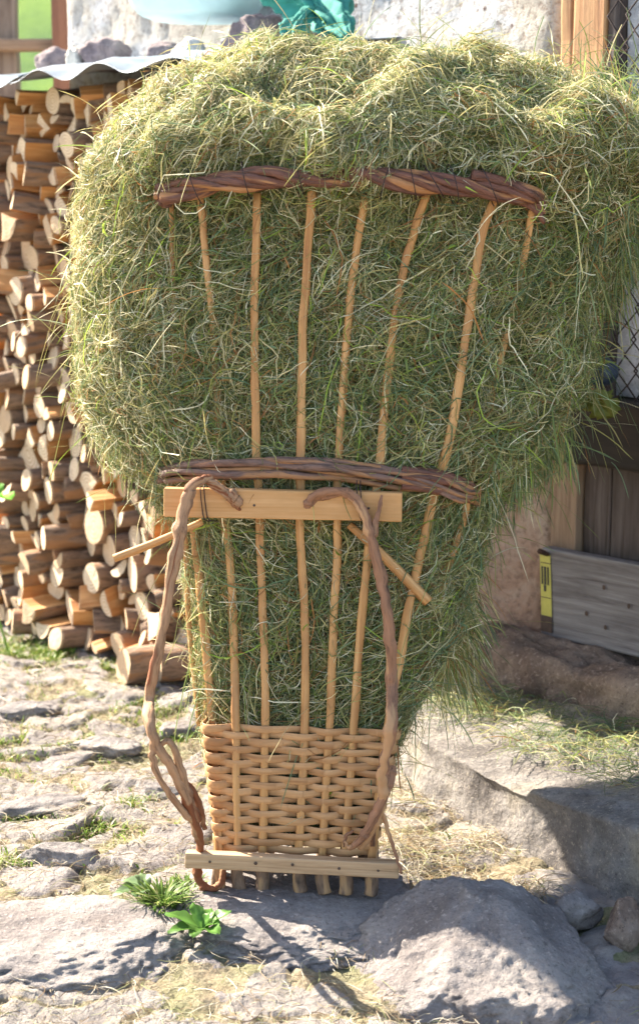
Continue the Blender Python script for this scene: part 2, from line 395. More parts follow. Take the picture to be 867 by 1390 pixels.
def gheight(X, Y):
    wx = X + .05 * np.sin(Y * 7 + 1) + .03 * np.sin(Y * 17 + X * 5); wy = Y + .05 * np.sin(X * 6) + .03 * np.sin(X * 19 + Y * 4)
    f1, f2, cid, lx, ly = worley(wx, wy, .18, 3, 1.35, .85)
    isr = (crand(cid, 1) > .42); hgt = .004 + .015 * crand(cid, 2)
    edge = np.clip((f2 - f1) / .22, 0, 1); edge = edge * edge * (3 - 2 * edge)
    tilt = lx * (crand(cid, 3) - .5) * .35 + ly * (crand(cid, 4) - .5) * .35
    g1, g2, gc, hx, hy = worley(wx + .3, wy, .075, 9); e2 = np.clip((g2 - g1) / .25, 0, 1)
    z = edge * isr * (hgt + tilt) + (1 - edge * isr) * .010 * e2 * (crand(gc, 2) > .35) 
    P = np.stack([X, Y, 0 * X], -1)
    rough = .0035 * sinnoise(P, 9, 4) + .0022 * sinnoise(P, 24, 5, 9) + .0012 * sinnoise(P, 45, 8, 9) 
    strat = .003 * np.abs(np.sin(lx * 60 * (crand(cid, 5) - .3) + ly * 90 * crand(cid, 6) + 2 * np.sin(ly * 40)))
    z = z + rough + strat * edge * isr + .012 * sinnoise(P, .8, 6)
    rock = edge * isr; rock = np.maximum(rock, .62 * (crand(gc, 2) > .6) * np.clip(e2 * 1.5, 0, 1))
    return z, rock, crand(cid, 7)
GZ, rockm, tone = gheight(GX, GY)
far = np.clip((GY - 5.5) / 4, 0, 1); far = np.maximum(far, np.clip((np.abs(GX) - 5) / 3, 0, 1) * np.clip((GY - 2) / 3, 0, 1))
GZ = GZ * (1 - far * .6) + np.clip((GY - 8) / 60, 0, 1) ** 1.1 * 42 - .03
# keep the basket and step areas level
nx, ny = len(xs), len(ys); ii = (np.arange(ny - 1)[:, None] * nx + np.arange(nx - 1)[None, :]).ravel()
Fg = np.stack([ii, ii + 1, ii + nx + 1, ii + nx], 1)
me = bpy.data.meshes.new('ground'); V = np.stack([GX, GY, GZ], -1).reshape(-1, 3)
me.vertices.add(len(V)); me.vertices.foreach_set('co', V.astype(np.float32).ravel())
me.loops.add(len(Fg) * 4); me.loops.foreach_set('vertex_index', Fg.astype(np.int32).ravel())
me.polygons.add(len(Fg)); me.polygons.foreach_set('loop_start', np.arange(0, len(Fg) * 4, 4, dtype=np.int32)); me.polygons.foreach_set('loop_total', np.full(len(Fg), 4, np.int32))
me.materials.append(M['ground']); me.update(calc_edges=True); me.polygons.foreach_set('use_smooth', np.ones(len(Fg), bool))
for k, a in (('rock', rockm), ('tone', tone), ('meadow', far)):
    t = me.attributes.new(k, 'FLOAT', 'POINT'); t.data.foreach_set('value', a.astype(np.float32).ravel())
g = bpy.data.objects.new('ground', me); C.objects.link(g)
tag(g, 'stony yard ground with embedded flat stones, dry dirt and a green meadow slope beyond', None, None, 'structure')
def gz(x, y):
    z, _, _ = gheight(np.array([[x]], float), np.array([[y]], float)); return float(z[0, 0]) - .03

# ------------------------------------------------------------------ rocks
def rock(name, center, size, seed, mat, cuts=7, sub=5, rough=.05, rotz=0., flat_top=None, planes=()):
    r = np.random.default_rng(seed); import bmesh
    bm = bmesh.new(); bmesh.ops.create_icosphere(bm, subdivisions=sub, radius=1.0)
    pl = []
    for _ in range(cuts):
        d = r.normal(size=3); d /= np.linalg.norm(d); pl.append((d, .55 + .3 * r.random()))
    if flat_top: pl.append((np.array([0.05, 0, 1.]), flat_top))
    pl += [(np.array(d) / np.linalg.norm(d), k) for d, k in planes]
    V = []
    for v in bm.verts:
        p = np.array(v.co)
        for d, k in pl:
            s = p @ d
            if s > k: p = p - d * (s - k) * .95
        q = p * 2.2 + seed
        p = p * (1 + rough * 1.6 * nz(q[0], q[1], q[2]) + rough * .8 * nz(*(q * 2.7)) + rough * .6 * nz(*(q * 6)) + rough * .4 * nz(*(q * 14)) - rough * .5 * max(0, .12 - abs(nz(*(q * 2.2 + 4)))) / .12)
        p = p * np.array(size); c, s_ = math.cos(rotz), math.sin(rotz)
        V.append((p[0] * c - p[1] * s_, p[0] * s_ + p[1] * c, p[2]))
    F = [[v.index for v in f.verts] for f in bm.faces]; bm.free()
    return mk(name, V, F, mat, smooth=True, loc=center)

def warped_block(name, poly, z0, z1f, mat, res=.02, amp=.02, seed=1, rnd=.03, origin=(0, 0, 0)):
    """rough stone block: polygon footprint, top height z1f(x,y); sides and top displaced, edges rounded"""
    poly = [np.array(p, float) for p in poly]; ring = []
    for i in range(len(poly)):
        a, c = poly[i], poly[(i + 1) % len(poly)]; n = max(2, int(np.linalg.norm(c - a) / res))
        n = min(n, 90)
        for k in range(n): ring.append(a + (c - a) * k / n)
    ring = np.array(ring)
    for _ in range(4): ring = .5 * ring + .25 * (np.roll(ring, 1, 0) + np.roll(ring, -1, 0))
    cen = ring.mean(0); n = len(ring); V = []; F = []
    lv = []
    H = max(z1f(*cen) - z0, .05); nside = max(4, int(H / res))
    for k in range(nside): lv.append((0., k / nside * (1 - rnd / H)))
    for k in range(5):
        a = math.pi / 2 * k / 4; lv.append((rnd * (1 - math.cos(a)), 1 - (rnd / H) * (1 - math.sin(a)) if True else 1))
    lv = [(i, min(h, 1)) for i, h in lv]
    tn = ring - np.roll(ring, 1, 0); nr = np.stack([tn[:, 1], -tn[:, 0]], 1); nr /= np.linalg.norm(nr, axis=1)[:, None] + 1e-9
    for _ in range(6): nr = nr + np.roll(nr, 1, 0) + np.roll(nr, -1, 0); nr /= np.linalg.norm(nr, axis=1)[:, None]
    rows = []
    for ins, h in lv:
        rows.append([(*(ring[i] - nr[i] * ins), z0 + (z1f(*ring[i]) - z0) * h) for i in range(n)])
    steps = 26
    for k in range(1, steps + 1):
        t = 1 - k / steps * .97
        rows.append([(*(cen + (ring[i] - nr[i] * rnd - cen) * t), z1f(*(cen + (ring[i] - cen) * t))) for i in range(n)])
    for ri, row in enumerate(rows):
        for i, p in enumerate(row):
            p = np.array(p); q = p * 3 + seed
            d = amp * (nz(*q) + .6 * nz(*(q * 2.6)) + .35 * nz(*(q * 6.5)) + .2 * nz(*(q * 16)))
            up = min(1, max(0, (ri - nside + 2) / 5))
            V.append((p[0] + nr[i][0] * d * (1 - up), p[1] + nr[i][1] * d * (1 - up), p[2] + d * (.3 + .6 * up)))
    for r_ in range(len(rows) - 1):
        for i in range(n):
            F.append((r_ * n + i, r_ * n + (i + 1) % n, (r_ + 1) * n + (i + 1) % n, (r_ + 1) * n + i))
    F.append(tuple((len(rows) - 1) * n + i for i in range(n)))
    V = np.array(V) - np.array(origin)
    return mk(name, V, F, mat, loc=origin)

# big stone doorstep, upper block, boulder, others
o = warped_block('stone_step', [(.27, .74), (.50, .32), (.78, -.06), (1.3, -.8), (2.1, -.6), (2.1, .9), (1.2, 1.3), (.75, 1.36), (.30, 1.75), (.16, 1.7), (.20, 1.05)], -.06,
                 lambda x, y: .155 + .03 * max(0, x - .35) + .012 * (y < .3), M['stepstone'], .016, .022, 3, .016, (.7, .6, 0))
tag(o, 'wide pale rough stone doorstep in front of the door wall, half in shade', 'step')
WP = np.array([.92, 1.10]); WU = np.array([-.697, .717]); WN = np.array([-.717, -.697])
def wpt(s, off, z): p = WP + WU * s + WN * off; return np.array([p[0], p[1], z])
def wxy(s, off): return tuple(WP + WU * s + WN * off)
o = warped_block('threshold_stone', [wxy(.50, .20), wxy(.2, .25), wxy(-.25, .27), wxy(-1.0, .25), wxy(-1.0, -.05), wxy(.52, -.05)], .12,
                 lambda x, y: .285, M['redstone'], .016, .045, 8, .03, (.8, 1., .1))
tag(o, 'reddish brown stone threshold block under the grey board of the door', 'threshold')
o = rock('corner_stone', (.99, .72, .235), (.085, .09, .075), 12, M['boulder'], 6, 4, .12); tag(o, 'small grey stone beside the reddish threshold block at the right edge', 'stone')
o = rock('boulder', (.355, -.26, -.035), (.28, .29, .20), 21, M['boulder'], 1, 6, .05, .0, None, [((-.62, -.25, .72), .58), ((.62, -.15, .75), .62), ((-.05, -.5, .84), .58), ((.1, .1, .99), .80), ((.1, .95, .2), .62), ((.9, .3, .1), .82), ((-.2, -.95, .2), .80)]); tag(o, 'large lilac grey boulder in front of the stone doorstep, half in shadow', 'boulder')
o = rock('small_stone', (.585, -.07, .02), (.065, .05, .05), 31, M['boulder'], 6, 4, .08); tag(o, 'small grey stone wedged between the boulder and the doorstep', 'stone')
o = rock('small_stone', (.68, -.16, .02), (.05, .05, .06), 33, M['redstone'], 6, 4, .08); tag(o, 'small reddish stone at the foot of the doorstep by the boulder', 'stone')
o = rock('flat_rock', (-.58, -.16, -.055), (.33, .25, .085), 41, M['boulder'], 4, 6, .07, .2, .8); tag(o, 'large flat lilac grey rock slab left of the basket', 'rock')
o = rock('flat_rock', (-.04, .03, -.030), (.33, .30, .068), 44, M['boulder'], 3, 6, .07, .05, .80); tag(o, 'flat grey rock slab under the feet of the basket', 'rock')
o = rock('flat_rock', (-.20, -.60, -.07), (.27, .16, .08), 47, M['stone'], 4, 5, .07, .1, .8); tag(o, 'flat pale rock slab in front of the leafy weeds', 'rock')
for (px, py, sx, sy, sz, sd, lab) in ((90, 1160, .12, .05, .04, 51, 'long low grey stone just behind the large flat slab'), (215, 1075, .09, .06, .035, 52, 'flat grey stone beside the lower end of the left strap branch'),
        (60, 1090, .13, .06, .03, 53, 'flat pale stone in the grass at the left edge of the yard'), (150, 1010, .10, .06, .03, 54, 'flat pale stone in the middle of the yard left of the basket'), (40, 960, .1, .06, .03, 55, 'flat stone in the yard near the foot of the woodpile'),
        (610, 1150, .12, .05, .02, 56, 'pale flat stone in the sunlit strip between basket and doorstep')):
    p = atZ(px, py, 0); o = rock('flat_stone', (p[0], p[1], -.012), (sx, sy, sz), sd, M['stone'], 5, 4, .1, random.uniform(-.4, .4), .8); tag(o, lab, 'stone')

# ------------------------------------------------------------------ building wall
def panel(name, s0, s1, z0, z1, off, thick, mat, res=.05, amp=.012, seed=0, origin_z=0):
    ns = int(abs(s1 - s0) / res); nzv = int((z1 - z0) / res); V = []; F = []
    for j in range(nzv + 1):
        for i in range(ns + 1):
            s = s0 + (s1 - s0) * i / ns; z = z0 + (z1 - z0) * j / nzv
            d = amp * (nz(s * 2 + seed, z * 2, 0) + .5 * nz(s * 6, z * 6 + seed, 1) + .3 * nz(s * 15, z * 15, 2 + seed))
            ed = min(abs(s - s0), abs(s - s1)); d -= .03 * max(0, 1 - ed / .05) ** 2
            V.append(wpt(s, off + d, z))
    n = ns + 1; m = len(V)
    for j in range(nzv + 1):
        for i in (0, ns): V.append(wpt(s0 + (s1 - s0) * i / ns, off - thick, z0 + (z1 - z0) * j / nzv))
    for j in range(nzv):
        for i in range(ns): F.append((j * n + i, j * n + i + 1, (j + 1) * n + i + 1, (j + 1) * n + i))
        F.append((j * n, (j + 1) * n, m + 2 * (j + 1), m + 2 * j)); F.append((j * n + ns, m + 2 * j + 1, m + 2 * (j + 1) + 1, (j + 1) * n + ns))
        F.append((m + 2 * j, m + 2 * j + 2, m + 2 * j + 3, m + 2 * j + 1))
    F.append(tuple((nzv * n + i) for i in range(ns + 1)) + (m + 2 * nzv + 1, m + 2 * nzv))
    org = wpt((s0 + s1) / 2, off, origin_z); return mk(name, np.array(V) - org, F, mat, loc=org)
house = panel('building_wall', 2.80, .292, -.05, 3.3, 0, .45, M['plaster'], .03, .022, 5)
tag(house, 'rough lime plastered house wall behind the hay and the woodpile', 'wall')
# door side: boarded opening
door = empty('door_frame', wpt(.2, 0, .3)); tag(door, 'weathered wooden door frame with brown post, dark beam and boards right of the plaster wall', 'door frame')
def wbox(name, s0, s1, z0, z1, o0, o1, mat, parent, jit=.003, bev=.006, seed=0, tilt=0):
    mb = MB(); a = wpt(s0, o0, z0)
    L = abs(s1 - s0); H = z1 - z0
    rbox(mb, a, wpt(s1, o0, z0 + tilt) - a, wpt(s0, o1, z0) - a, (0, 0, H), bev, (max(1, int(L / .08)), 1, max(1, int(H / .08))), jit, 0, seed)
    org = np.array(parent.location) if parent else wpt((s0 + s1) / 2, o0, z0)
    v = np.array(mb.v) - org
    return mk(name, v, mb.f, mat, parent, None, False, {'grain': np.array(mb.g)}, None if parent else org)
wbox('post', .242, .125, .85, 3.3, -.05, .035, M['doorpost'], door, .004, .008, 3)
wbox('post_trim', .290, .244, .85, 3.3, -.06, .03, M['doorpost'], door, .004, .008, 13)
wbox('side_post', .122, .088, .85, 3.3, -.08, .03, M['darkboard'], door, .004, .008, 23)
wbox('beam', .195, -.9, .85, 1.045, -.08, .09, M['darkbeam'], door, .006, .012, 5)
wbox('panel_board', .290, .195, .30, .835, -.08, .015, M['tanboard'], door, .003, .004, 7)
for i, (a, c) in enumerate(((.188, .09), (.085, -.03), (-.035, -.16), (-.165, -.3), (-.305, -.9))):
    wbox('door_board', a, c, .30, .845, -.09, -.012 + .004 * (i % 2), M['darkboard'], door, .003, .004, 31 + i * 7)
wbox('infill_panel', .085, -.9, 1.05, 3.3, -.15, -.012, M['bluewall'], door, .006, .004, 3)
gb = wbox('grey_board', .285, -.85, .30, .575, .02, .062, M['greyboard'], None, .003, .005, 61, .0)
tag(gb, 'weathered grey horizontal board with dark knots at the foot of the door', 'board')
for (s, z) in ((.05, .49), (.11, .40), (-.04, .45), (.04, .37)):
    mb = MB(); c = wpt(s, .066, z); mb.add([c] + [c + (WU[0] * math.cos(a) * .006, WU[1] * math.cos(a) * .006, math.sin(a) * .008) for a in np.linspace(0, 6.28, 9)[:-1]], [(0, i + 1, (i + 1) % 8 + 1) for i in range(8)])
    k_ = mk('knot', np.array(mb.v) - np.array(gb.location), mb.f, M['darkbrown'], gb, None, True, {'grain': np.array(mb.g)})
# yellow tin strip on the end of the board
sg = empty('tin_strip', wpt(.27, .07, .31)); tag(sg, 'narrow yellow tin strip with black marks on the left end of the grey board', 'tin strip')
def strip(name, s0, s1, z0, z1, off, mat, th=.0015, sk=0.):
    a = wpt(s0 - sk * 0, off, z0); mb = MB(); top = (wpt(s0, off, z1) - a) + np.append(WU, 0) * sk
    rbox(mb, a, wpt(s1, off, z0) - a, top, wpt(s0, off - th, z0) - a, .0006)
    return mk(name, np.array(mb.v) - np.array(sg.location), mb.f, mat, sg, None, False, {'grain': np.array(mb.g)})
strip('yellow_sheet', .278, .238, .365, .555, .0660, M['yellow'], .002, .012)
strip('brown_end', .279, .236, .315, .364, .0662, M['darkbrown'], .002, .001)
for (a, c) in ((.279, .273), (.269, .261), (.257, .251)):
    strip('black_mark', a, c, .462, .518, .0675, M['black'], .001, .003)
strip('black_dot', .270, .261, .441, .461, .0675, M['black'], .001, .001)
strip('crease', .281, .243, .421, .4235, .0675, M['darkbrown'], .001); strip('crease', .284, .246, .528, .5305, .0675, M['darkbrown'], .001)
# rusty bolt
mb = MB(); a = atY(732, 748, 1.16); c = wpt(.275, .03, .545)
tube(mb, catmull([a, (a + c) / 2, c], 6), [.008, .007, .007], 8, 1, .3)
o = mb.build('rusty_bolt', M['rust'], None, origin=tuple(c)); tag(o, 'rusty iron bolt sticking out left of the grey board', 'bolt')
# chain link mesh hanging on the right
cl = MB()
for k in range(-14, 16):
    pts = []; s_c = -.02 - .0 * k
    for j in range(46):
        z = 1.0 + j * .045; s = .075 - .065 * (k + 14) + (.0325 if j % 2 else 0) + .012 * nz(k * .7, j * .4, 2); off = .05 + .02 * nz(k * .5, j * .3, 7) + (.004 if j % 2 else -.004)
        if s < -.85: break
        pts.append(wpt(s, off, z))
    if len(pts) > 3: tube(cl, np.array(pts), .0030, 5)
    pts = []
    for j in range(46):
        z = 1.0 + j * .045; s = .07 - .065 * (k + 14) - (.0325 if j % 2 else 0) + .012 * nz(k * .7, j * .4, 9); off = .05 + .02 * nz(k * .5, j * .3, 7) + (-.004 if j % 2 else .004)
        if s < -.85: break
        pts.append(wpt(s, off, z))
    if len(pts) > 3: tube(cl, np.array(pts), .0030, 5)
o = cl.build('wire_mesh', M['wire'], None, origin=tuple(wpt(-.3, .05, 1.0))); tag(o, 'rusty chain link mesh hanging beside the door post', 'wire mesh')

# porch posts and rail beyond the wall end, at top left
def post(px0, px1, Y, z0, z1, mat, label, seed, depth=.09):
    a = atY(px0, 30, Y); c = atY(px1, 30, Y); mb = MB(); rbox(mb, (a[0], Y, z0), (c[0] - a[0], 0, 0), (0, depth, 0), (0, 0, z1 - z0), .008, (1, 1, 20), .006, 0, seed)
    o = mb.build('porch_post', mat, None, origin=((a[0] + c[0]) / 2, Y, z0), smooth=False); tag(o, label, 'post', None); return o
M['greypost'] = wood('grey_brown_post', (.30, .24, .20), (.2, .15, .12), (.08, .05, .04), (24, 24, 1.2), .8, .004)
M['redpost'] = wood('red_brown_post', (.30, .15, .10), (.2, .09, .06), (.08, .04, .03), (24, 24, 1.2), .8, .004)
post(-25, 22, 3.7, -.05, 3.2, M['greypost'], 'grey brown post at the far left beside the green meadow', 3)
post(70, 94, 3.5, -.05, 3.2, M['redpost'], 'reddish brown post between the meadow and the plaster wall', 9)
mb = MB(); a = atY(-40, 58, 3.6); c = atY(70, 58, 3.6); rbox(mb, (a[0], 3.62, a[2] - .03), (c[0] - a[0], 0, 0), (0, .08, 0), (0, 0, .05), .006, (4, 1, 1), .004)
o = mb.build('rail', M['tanboard'], None, origin=(a[0], 3.6, a[2])); tag(o, 'pale horizontal rail between the two posts at top left', 'rail')

# ------------------------------------------------------------------ WOODPILE
FA = np.array([-.556, 1.90]); FU = WU; FN = WN
AX = np.array([-.885, -.465, 0.]); AX /= np.linalg.norm(AX)
def section(kind, r, rg):
    if kind == 'round':
        n = 16; ph = rg.random() * 6; e = 1 - .15 * rg.random()
        P = [(r * math.cos(a) * (1 + .05 * math.sin(2 * a + ph) + .03 * math.sin(5 * a + ph)), e * r * math.sin(a) * (1 + .04 * math.sin(3 * a + ph))) for a in np.linspace(0, 2 * math.pi, n, endpoint=False)]; bk = [0] * n
    elif kind == 'half':
        n = 10; P = [(r * math.cos(a), r * 1.0 * math.sin(a) - r * .42) for a in np.linspace(0, math.pi, n)]; bk = [0] * (n - 1)
        P += [(-.45 * r, -.46 * r), (.1 * r, -.38 * r), (.6 * r, -.45 * r)]; bk += [1] * 4
    elif kind == 'wedge':
        n = 7; a0 = R(40); a1 = R(140); P = [(1.35 * r * math.cos(a), 1.35 * r * math.sin(a) - .5 * r) for a in np.linspace(a0, a1, n)]; bk = [0] * (n - 1)
        P += [(-.55 * r, -.15 * r), (-.03 * r, -.95 * r), (.55 * r, -.1 * r)]; bk += [1] * 4
    else:
        P = [(r, .5 * r), (.3 * r, .62 * r), (-.4 * r, .55 * r), (-1. * r, .42 * r), (-.9 * r, -.45 * r), (-.1 * r, -.6 * r), (.95 * r, -.5 * r)]; bk = [1] * 7
    return [np.array(p) for p in P], bk
def log_proto(kind, seed, r=.05, L=.36):
    rg = np.random.default_rng(seed); P, bk = section(kind, r, rg); n = len(P); rows = 9; V = []; G = []; F = []; mi = []
    bend = rg.normal() * .012; tl = rg.normal(size=2) * .12
    for j in range(rows):
        t = j / (rows - 1); z = -L + L * t
        tp = 1 + .12 * (rg.random() - .5) * t
        for i, p in enumerate(P):
            q = p * tp * (1 + .06 * nz(p[0] * 30 + seed, p[1] * 30, z * 14)); zz = z + (q[0] * tl[0] + q[1] * tl[1]) * (1 if j == rows - 1 else 0)
            V.append((q[0] + bend * math.sin(t * 3.1), q[1], zz)); G.append((p[0] + seed, p[1], z))
    for j in range(rows - 1):
        for i in range(n): F.append((j * n + i, j * n + (i + 1) % n, (j + 1) * n + (i + 1) % n, (j + 1) * n + i)); mi.append(bk[i])
    F.append(tuple(reversed(range(n)))); mi.append(1)
    body = mk('log', V, F, [M['bark'], M['split']], None, mi, kind == 'round', {'grain': np.array(G)})
    last = np.array(V[-n:]); c = last.mean(0)
    E = [tuple(c + (0, 0, .001))] + [tuple(c + (p - c) * .55 + (0, 0, .0012 + .002 * nz(*(p * 90)))) for p in last] + [tuple(c + (p - c) * .985 + (0, 0, .0005)) for p in last] + [tuple(p + (0, 0, -.006)) for p in last]
    FE = [(0, 1 + i, 1 + (i + 1) % n) for i in range(n)] + [(1 + i, 1 + n + i, 1 + n + (i + 1) % n, 1 + (i + 1) % n) for i in range(n)] + [(1 + n + i, 1 + 2 * n + i, 1 + 2 * n + (i + 1) % n, 1 + n + (i + 1) % n) for i in range(n)]
    end = mk('cut_end', E, FE, M['end'], body, None, False)
    return body
KINDS = ['round', 'round', 'round', 'half', 'half', 'wedge', 'wedge', 'slab']
protos = {}
for i, k in enumerate(['round'] * 5 + ['half'] * 4 + ['wedge'] * 4 + ['slab'] * 2): protos.setdefault(k, []).append(log_proto(k, 100 + i))
S0, S1 = -.46, 1.13; NS = 400; sky_s = np.linspace(S0, S1, NS); hgt = np.zeros(NS); rg = np.random.default_rng(5); placed = []
while True:
    r = float(rg.choice([.026, .033, .039, .046, .054, .068], p=[.14, .24, .25, .2, .12, .05]))
    best = None
    zmin = hgt.min() 
    for _ in range(20):
        s = rg.uniform(S0 + r * .6, S1 - r * .6); d = sky_s - s; m = np.abs(d) < r
        z = (hgt[m] + np.sqrt(r * r - d[m] ** 2)).max()
        if best is None or z < best[0]: best = (z, s)
    z, s = best
    if z + r > 2.035:
        placed_fail = locals().get('placed_fail', 0) + 1
        if placed_fail > 25: break
        continue
    d = sky_s - s; m = np.abs(d) < r * .97; hgt[m] = np.maximum(hgt[m], z + np.sqrt(np.maximum(0, r * r - d[m] ** 2)) * .90); placed.append((s, z - .008, r))
hidden = []
def log_hidden(s, z, r):
    p = FA + FU * s; rel = np.array([p[0], p[1], z]) - CAM; fw = rel[1] * math.cos(PITCH) - rel[2] * math.sin(PITCH); up = rel[1] * math.sin(PITCH) + rel[2] * math.cos(PITCH)
    px = CX + FPX * rel[0] / fw; py = CY - FPX * up / fw
    return px > np.interp(py, [100, 200, 300, 500, 640, 700, 800, 1000], [220, 165, 135, 135, 190, 285, 300, 300]) or px < -45
words = {'round': 'round', 'half': 'half split', 'wedge': 'wedge split', 'slab': 'flat split'}
for i, (s, z, r) in enumerate(placed):
    low = z < .45
    k = rg.choice(['round', 'half', 'wedge', 'slab'], p=[.52, .22, .20, .06] if z < 1.2 else [.26, .3, .32, .12])
    base = protos[k][rg.integers(len(protos[k]))]
    if base.get('used'): o = base.copy(); C.objects.link(o); e = base.children[0].copy(); C.objects.link(e); e.parent = o
    else: o = base; base['used'] = 1
    prot = rg.normal() * .03 + (.06 if rg.random() < .2 else 0) + (.05 if z < .1 else 0); p = FA + FU * s + FN * prot
    a = Vector(AX) + Vector((rg.normal() * .04, rg.normal() * .15 + .0, rg.normal() * .08)); a.normalize()
    q = a.to_track_quat('Z', 'Y') @ Quaternion((0, 0, 1), rg.uniform(0, 6.28))
    sc = r / .05 * (1.06 if k == 'round' else 1.12); o.location = (p[0], p[1], z); o.rotation_mode = 'QUATERNION'; o.rotation_quaternion = q; o.scale = (sc, sc, rg.uniform(.85, 1.15))
    size = 'thin' if r < .036 else ('thick' if r > .05 else 'medium'); hb = 'at the foot of the woodpile' if z < .3 else ('low in the woodpile' if z < .75 else ('midway up the woodpile' if z < 1.3 else ('high in the woodpile' if z < 1.75 else 'right under the tin roof')))
    db = 'beside the hay' if s < .35 else ('halfway along' if s < .75 else 'at the far left end')
    if log_hidden(s, z, r): hidden += [o, e if o is not base else o.children[0]]; continue
    tag(o, f'{size} {words[k]} log {hb}, {db}', 'firewood log', 'firewood logs stacked in the woodpile')
for k in protos:
    for b_ in protos[k]:
        if not b_.get('used'):
            for c in list(b_.children): bpy.data.objects.remove(c)
            bpy.data.objects.remove(b_)
        else: del b_['used']
bpy.context.view_layer.update()
keep = hidden[0]; keep.data = keep.data.copy()
mats_ = [(o, o.matrix_world.copy()) for o in hidden]
for o, m_ in mats_: o.parent = None; o.matrix_world = m_
bpy.context.view_layer.update()
with bpy.context.temp_override(active_object=keep, object=keep, selected_objects=hidden, selected_editable_objects=hidden): bpy.ops.object.join()
for c in list(keep.children): pass
keep.name = 'firewood'; tag(keep, 'rest of the stacked firewood running on behind the hay', 'firewood', 'firewood logs stacked in the woodpile', 'stuff')
print('logs', len(placed), 'hidden', len(hidden) // 2)
# a few fat logs lying at the foot, nearest the basket
for (px, py, zc, r, L, yaw, lab) in ((215, 905, .05, .062, .40, -.55, 'fat bark covered log lying on the ground at the foot of the woodpile'), (262, 900, .06, .07, .3, -.2, 'thick pale log at the foot of the woodpile right behind the basket'),):
    o = log_proto('round', int(px), r, L); p = atZ(px, py, zc); o.location = (p[0] - .12, p[1], zc); a = Vector((-math.cos(yaw), -math.sin(yaw) * -1, 0)).normalized()
    o.rotation_mode = 'QUATERNION'; o.rotation_quaternion = a.to_track_quat('Z', 'Y'); tag(o, lab, 'firewood log', 'firewood logs stacked in the woodpile')

# tin roof over the woodpile
def tin_sheet(name, s0, s1, label, dz=0., ph=0.):
    V = []; F = []; ns = 90; nd = 10; g_ = []
    for side in (0, 1):
        for j in range(nd + 1):
            for i in range(ns + 1):
                s = s0 + (s1 - s0) * i / ns; t = j / nd; off = -.02 + .68 * t + .012 * nz(s * 3, 0, 5) * t
                z = 2.125 - .085 * t + dz + (.005 + .013 * t) * math.sin(s * 2 * math.pi / .34 + ph) * (1 + .5 * nz(s * 2, 1, 1)) + .012 * nz(s * 5, t * 3, 9) - (.012 * max(0, (t - .9) / .1) * (1 + nz(s * 7, 3, 3)))
                V.append(wpt(s, off, z - side * .0025))
    n = ns + 1; K = n * (nd + 1)
    for j in range(nd):
        for i in range(ns):
            q = (j * n + i, j * n + i + 1, (j + 1) * n + i + 1, (j + 1) * n + i); F.append(q[::-1]); F.append(tuple(x + K for x in q))
    for i in range(ns): a = nd * n + i; F.append((a, a + 1, a + 1 + K, a + K)); F.append((i + 1, i, i + K, i + 1 + K))
    for j in range(nd):
        for e in (0, ns): a = j * n + e; F.append((a, a + n, a + n + K, a + K) if e else (a + n, a, a + K, a + n + K))
    org = wpt((s0 + s1) / 2, .3, 2.1); o = mk(name, np.array(V) - org, F, M['tin'], loc=org); tag(o, label, 'roof sheet'); return o
tin_sheet('tin_sheet', 3.0, 2.12, 'wavy tin roof sheet at the far left end of the woodpile', 0, .5)
tin_sheet('tin_sheet', 2.18, .95, 'wavy tin roof sheet over the woodpile next to the hay', .012, 2.2)
# timbers under the roof
for (off, lab) in ((.03, 'dark timber under the tin roof against the wall'),):
    mb = MB(); a = wpt(3.0, off, 2.0); rbox(mb, a, wpt(1.0, off, 2.0) - a, wpt(3.0, off + .05, 2.0) - a, (0, 0, .055), .005, (10, 1, 1), .006, 0, off)
    o = mb.build('timber', M['darkboard'], None, origin=tuple(wpt(2, off, 2.0)), smooth=False); tag(o, lab, 'timber')
# stones holding the sheets down
def on_roof(px, py, size, sd, mat, lab, off=.3, sub=4, cuts=6, rough=.1):
    # intersect the view ray with the roof slope
    d = ray(px, py); best = None
    for k in range(4000):
        p = CAM + d * (4.3 + k * .001); v = (p[:2] - WP); s = v @ WU; o_ = v @ WN; zr = 2.135 - .085 * (o_ + .02) / .68
        if p[2] < zr + size[2] * .45 and o_ < .66 or o_ < off: best = (p, zr, o_); break
    p, zr, o_ = best
    o = rock('roof_stone', (p[0], p[1], zr + size[2] * .62), size, sd, mat, cuts, sub, rough, random.uniform(-.3, .3)); tag(o, lab, 'stone'); return o
on_roof(76, 60, (.085, .07, .055), 61, M['roofstone'], 'dark purple stone on the tin roof by the reddish post', .25)
on_roof(101, 62, (.035, .05, .065), 62, M['whitestone'], 'small white stone standing on the tin roof between two dark stones', .32)
on_roof(150, 58, (.115, .08, .062), 63, M['roofstone'], 'long purple brown stone on the tin roof beside the white stone', .25)
on_roof(255, 45, (.06, .05, .04), 64, M['whitestone'], 'pale rounded stone on the roof at the left end of the hay top', .35)
on_roof(345, 25, (.125, .09, .075), 65, M['roofstone'], 'big grey purple stone on the roof above the hay', .22)
on_roof(430, 25, (.06, .06, .04), 68, M['roofstone'], 'brown stone under the teal plastic bag', .2)
on_roof(225, 38, (.09, .05, .04), 67, M['roofstone'], 'dark stone under the pale blue basin', .2)

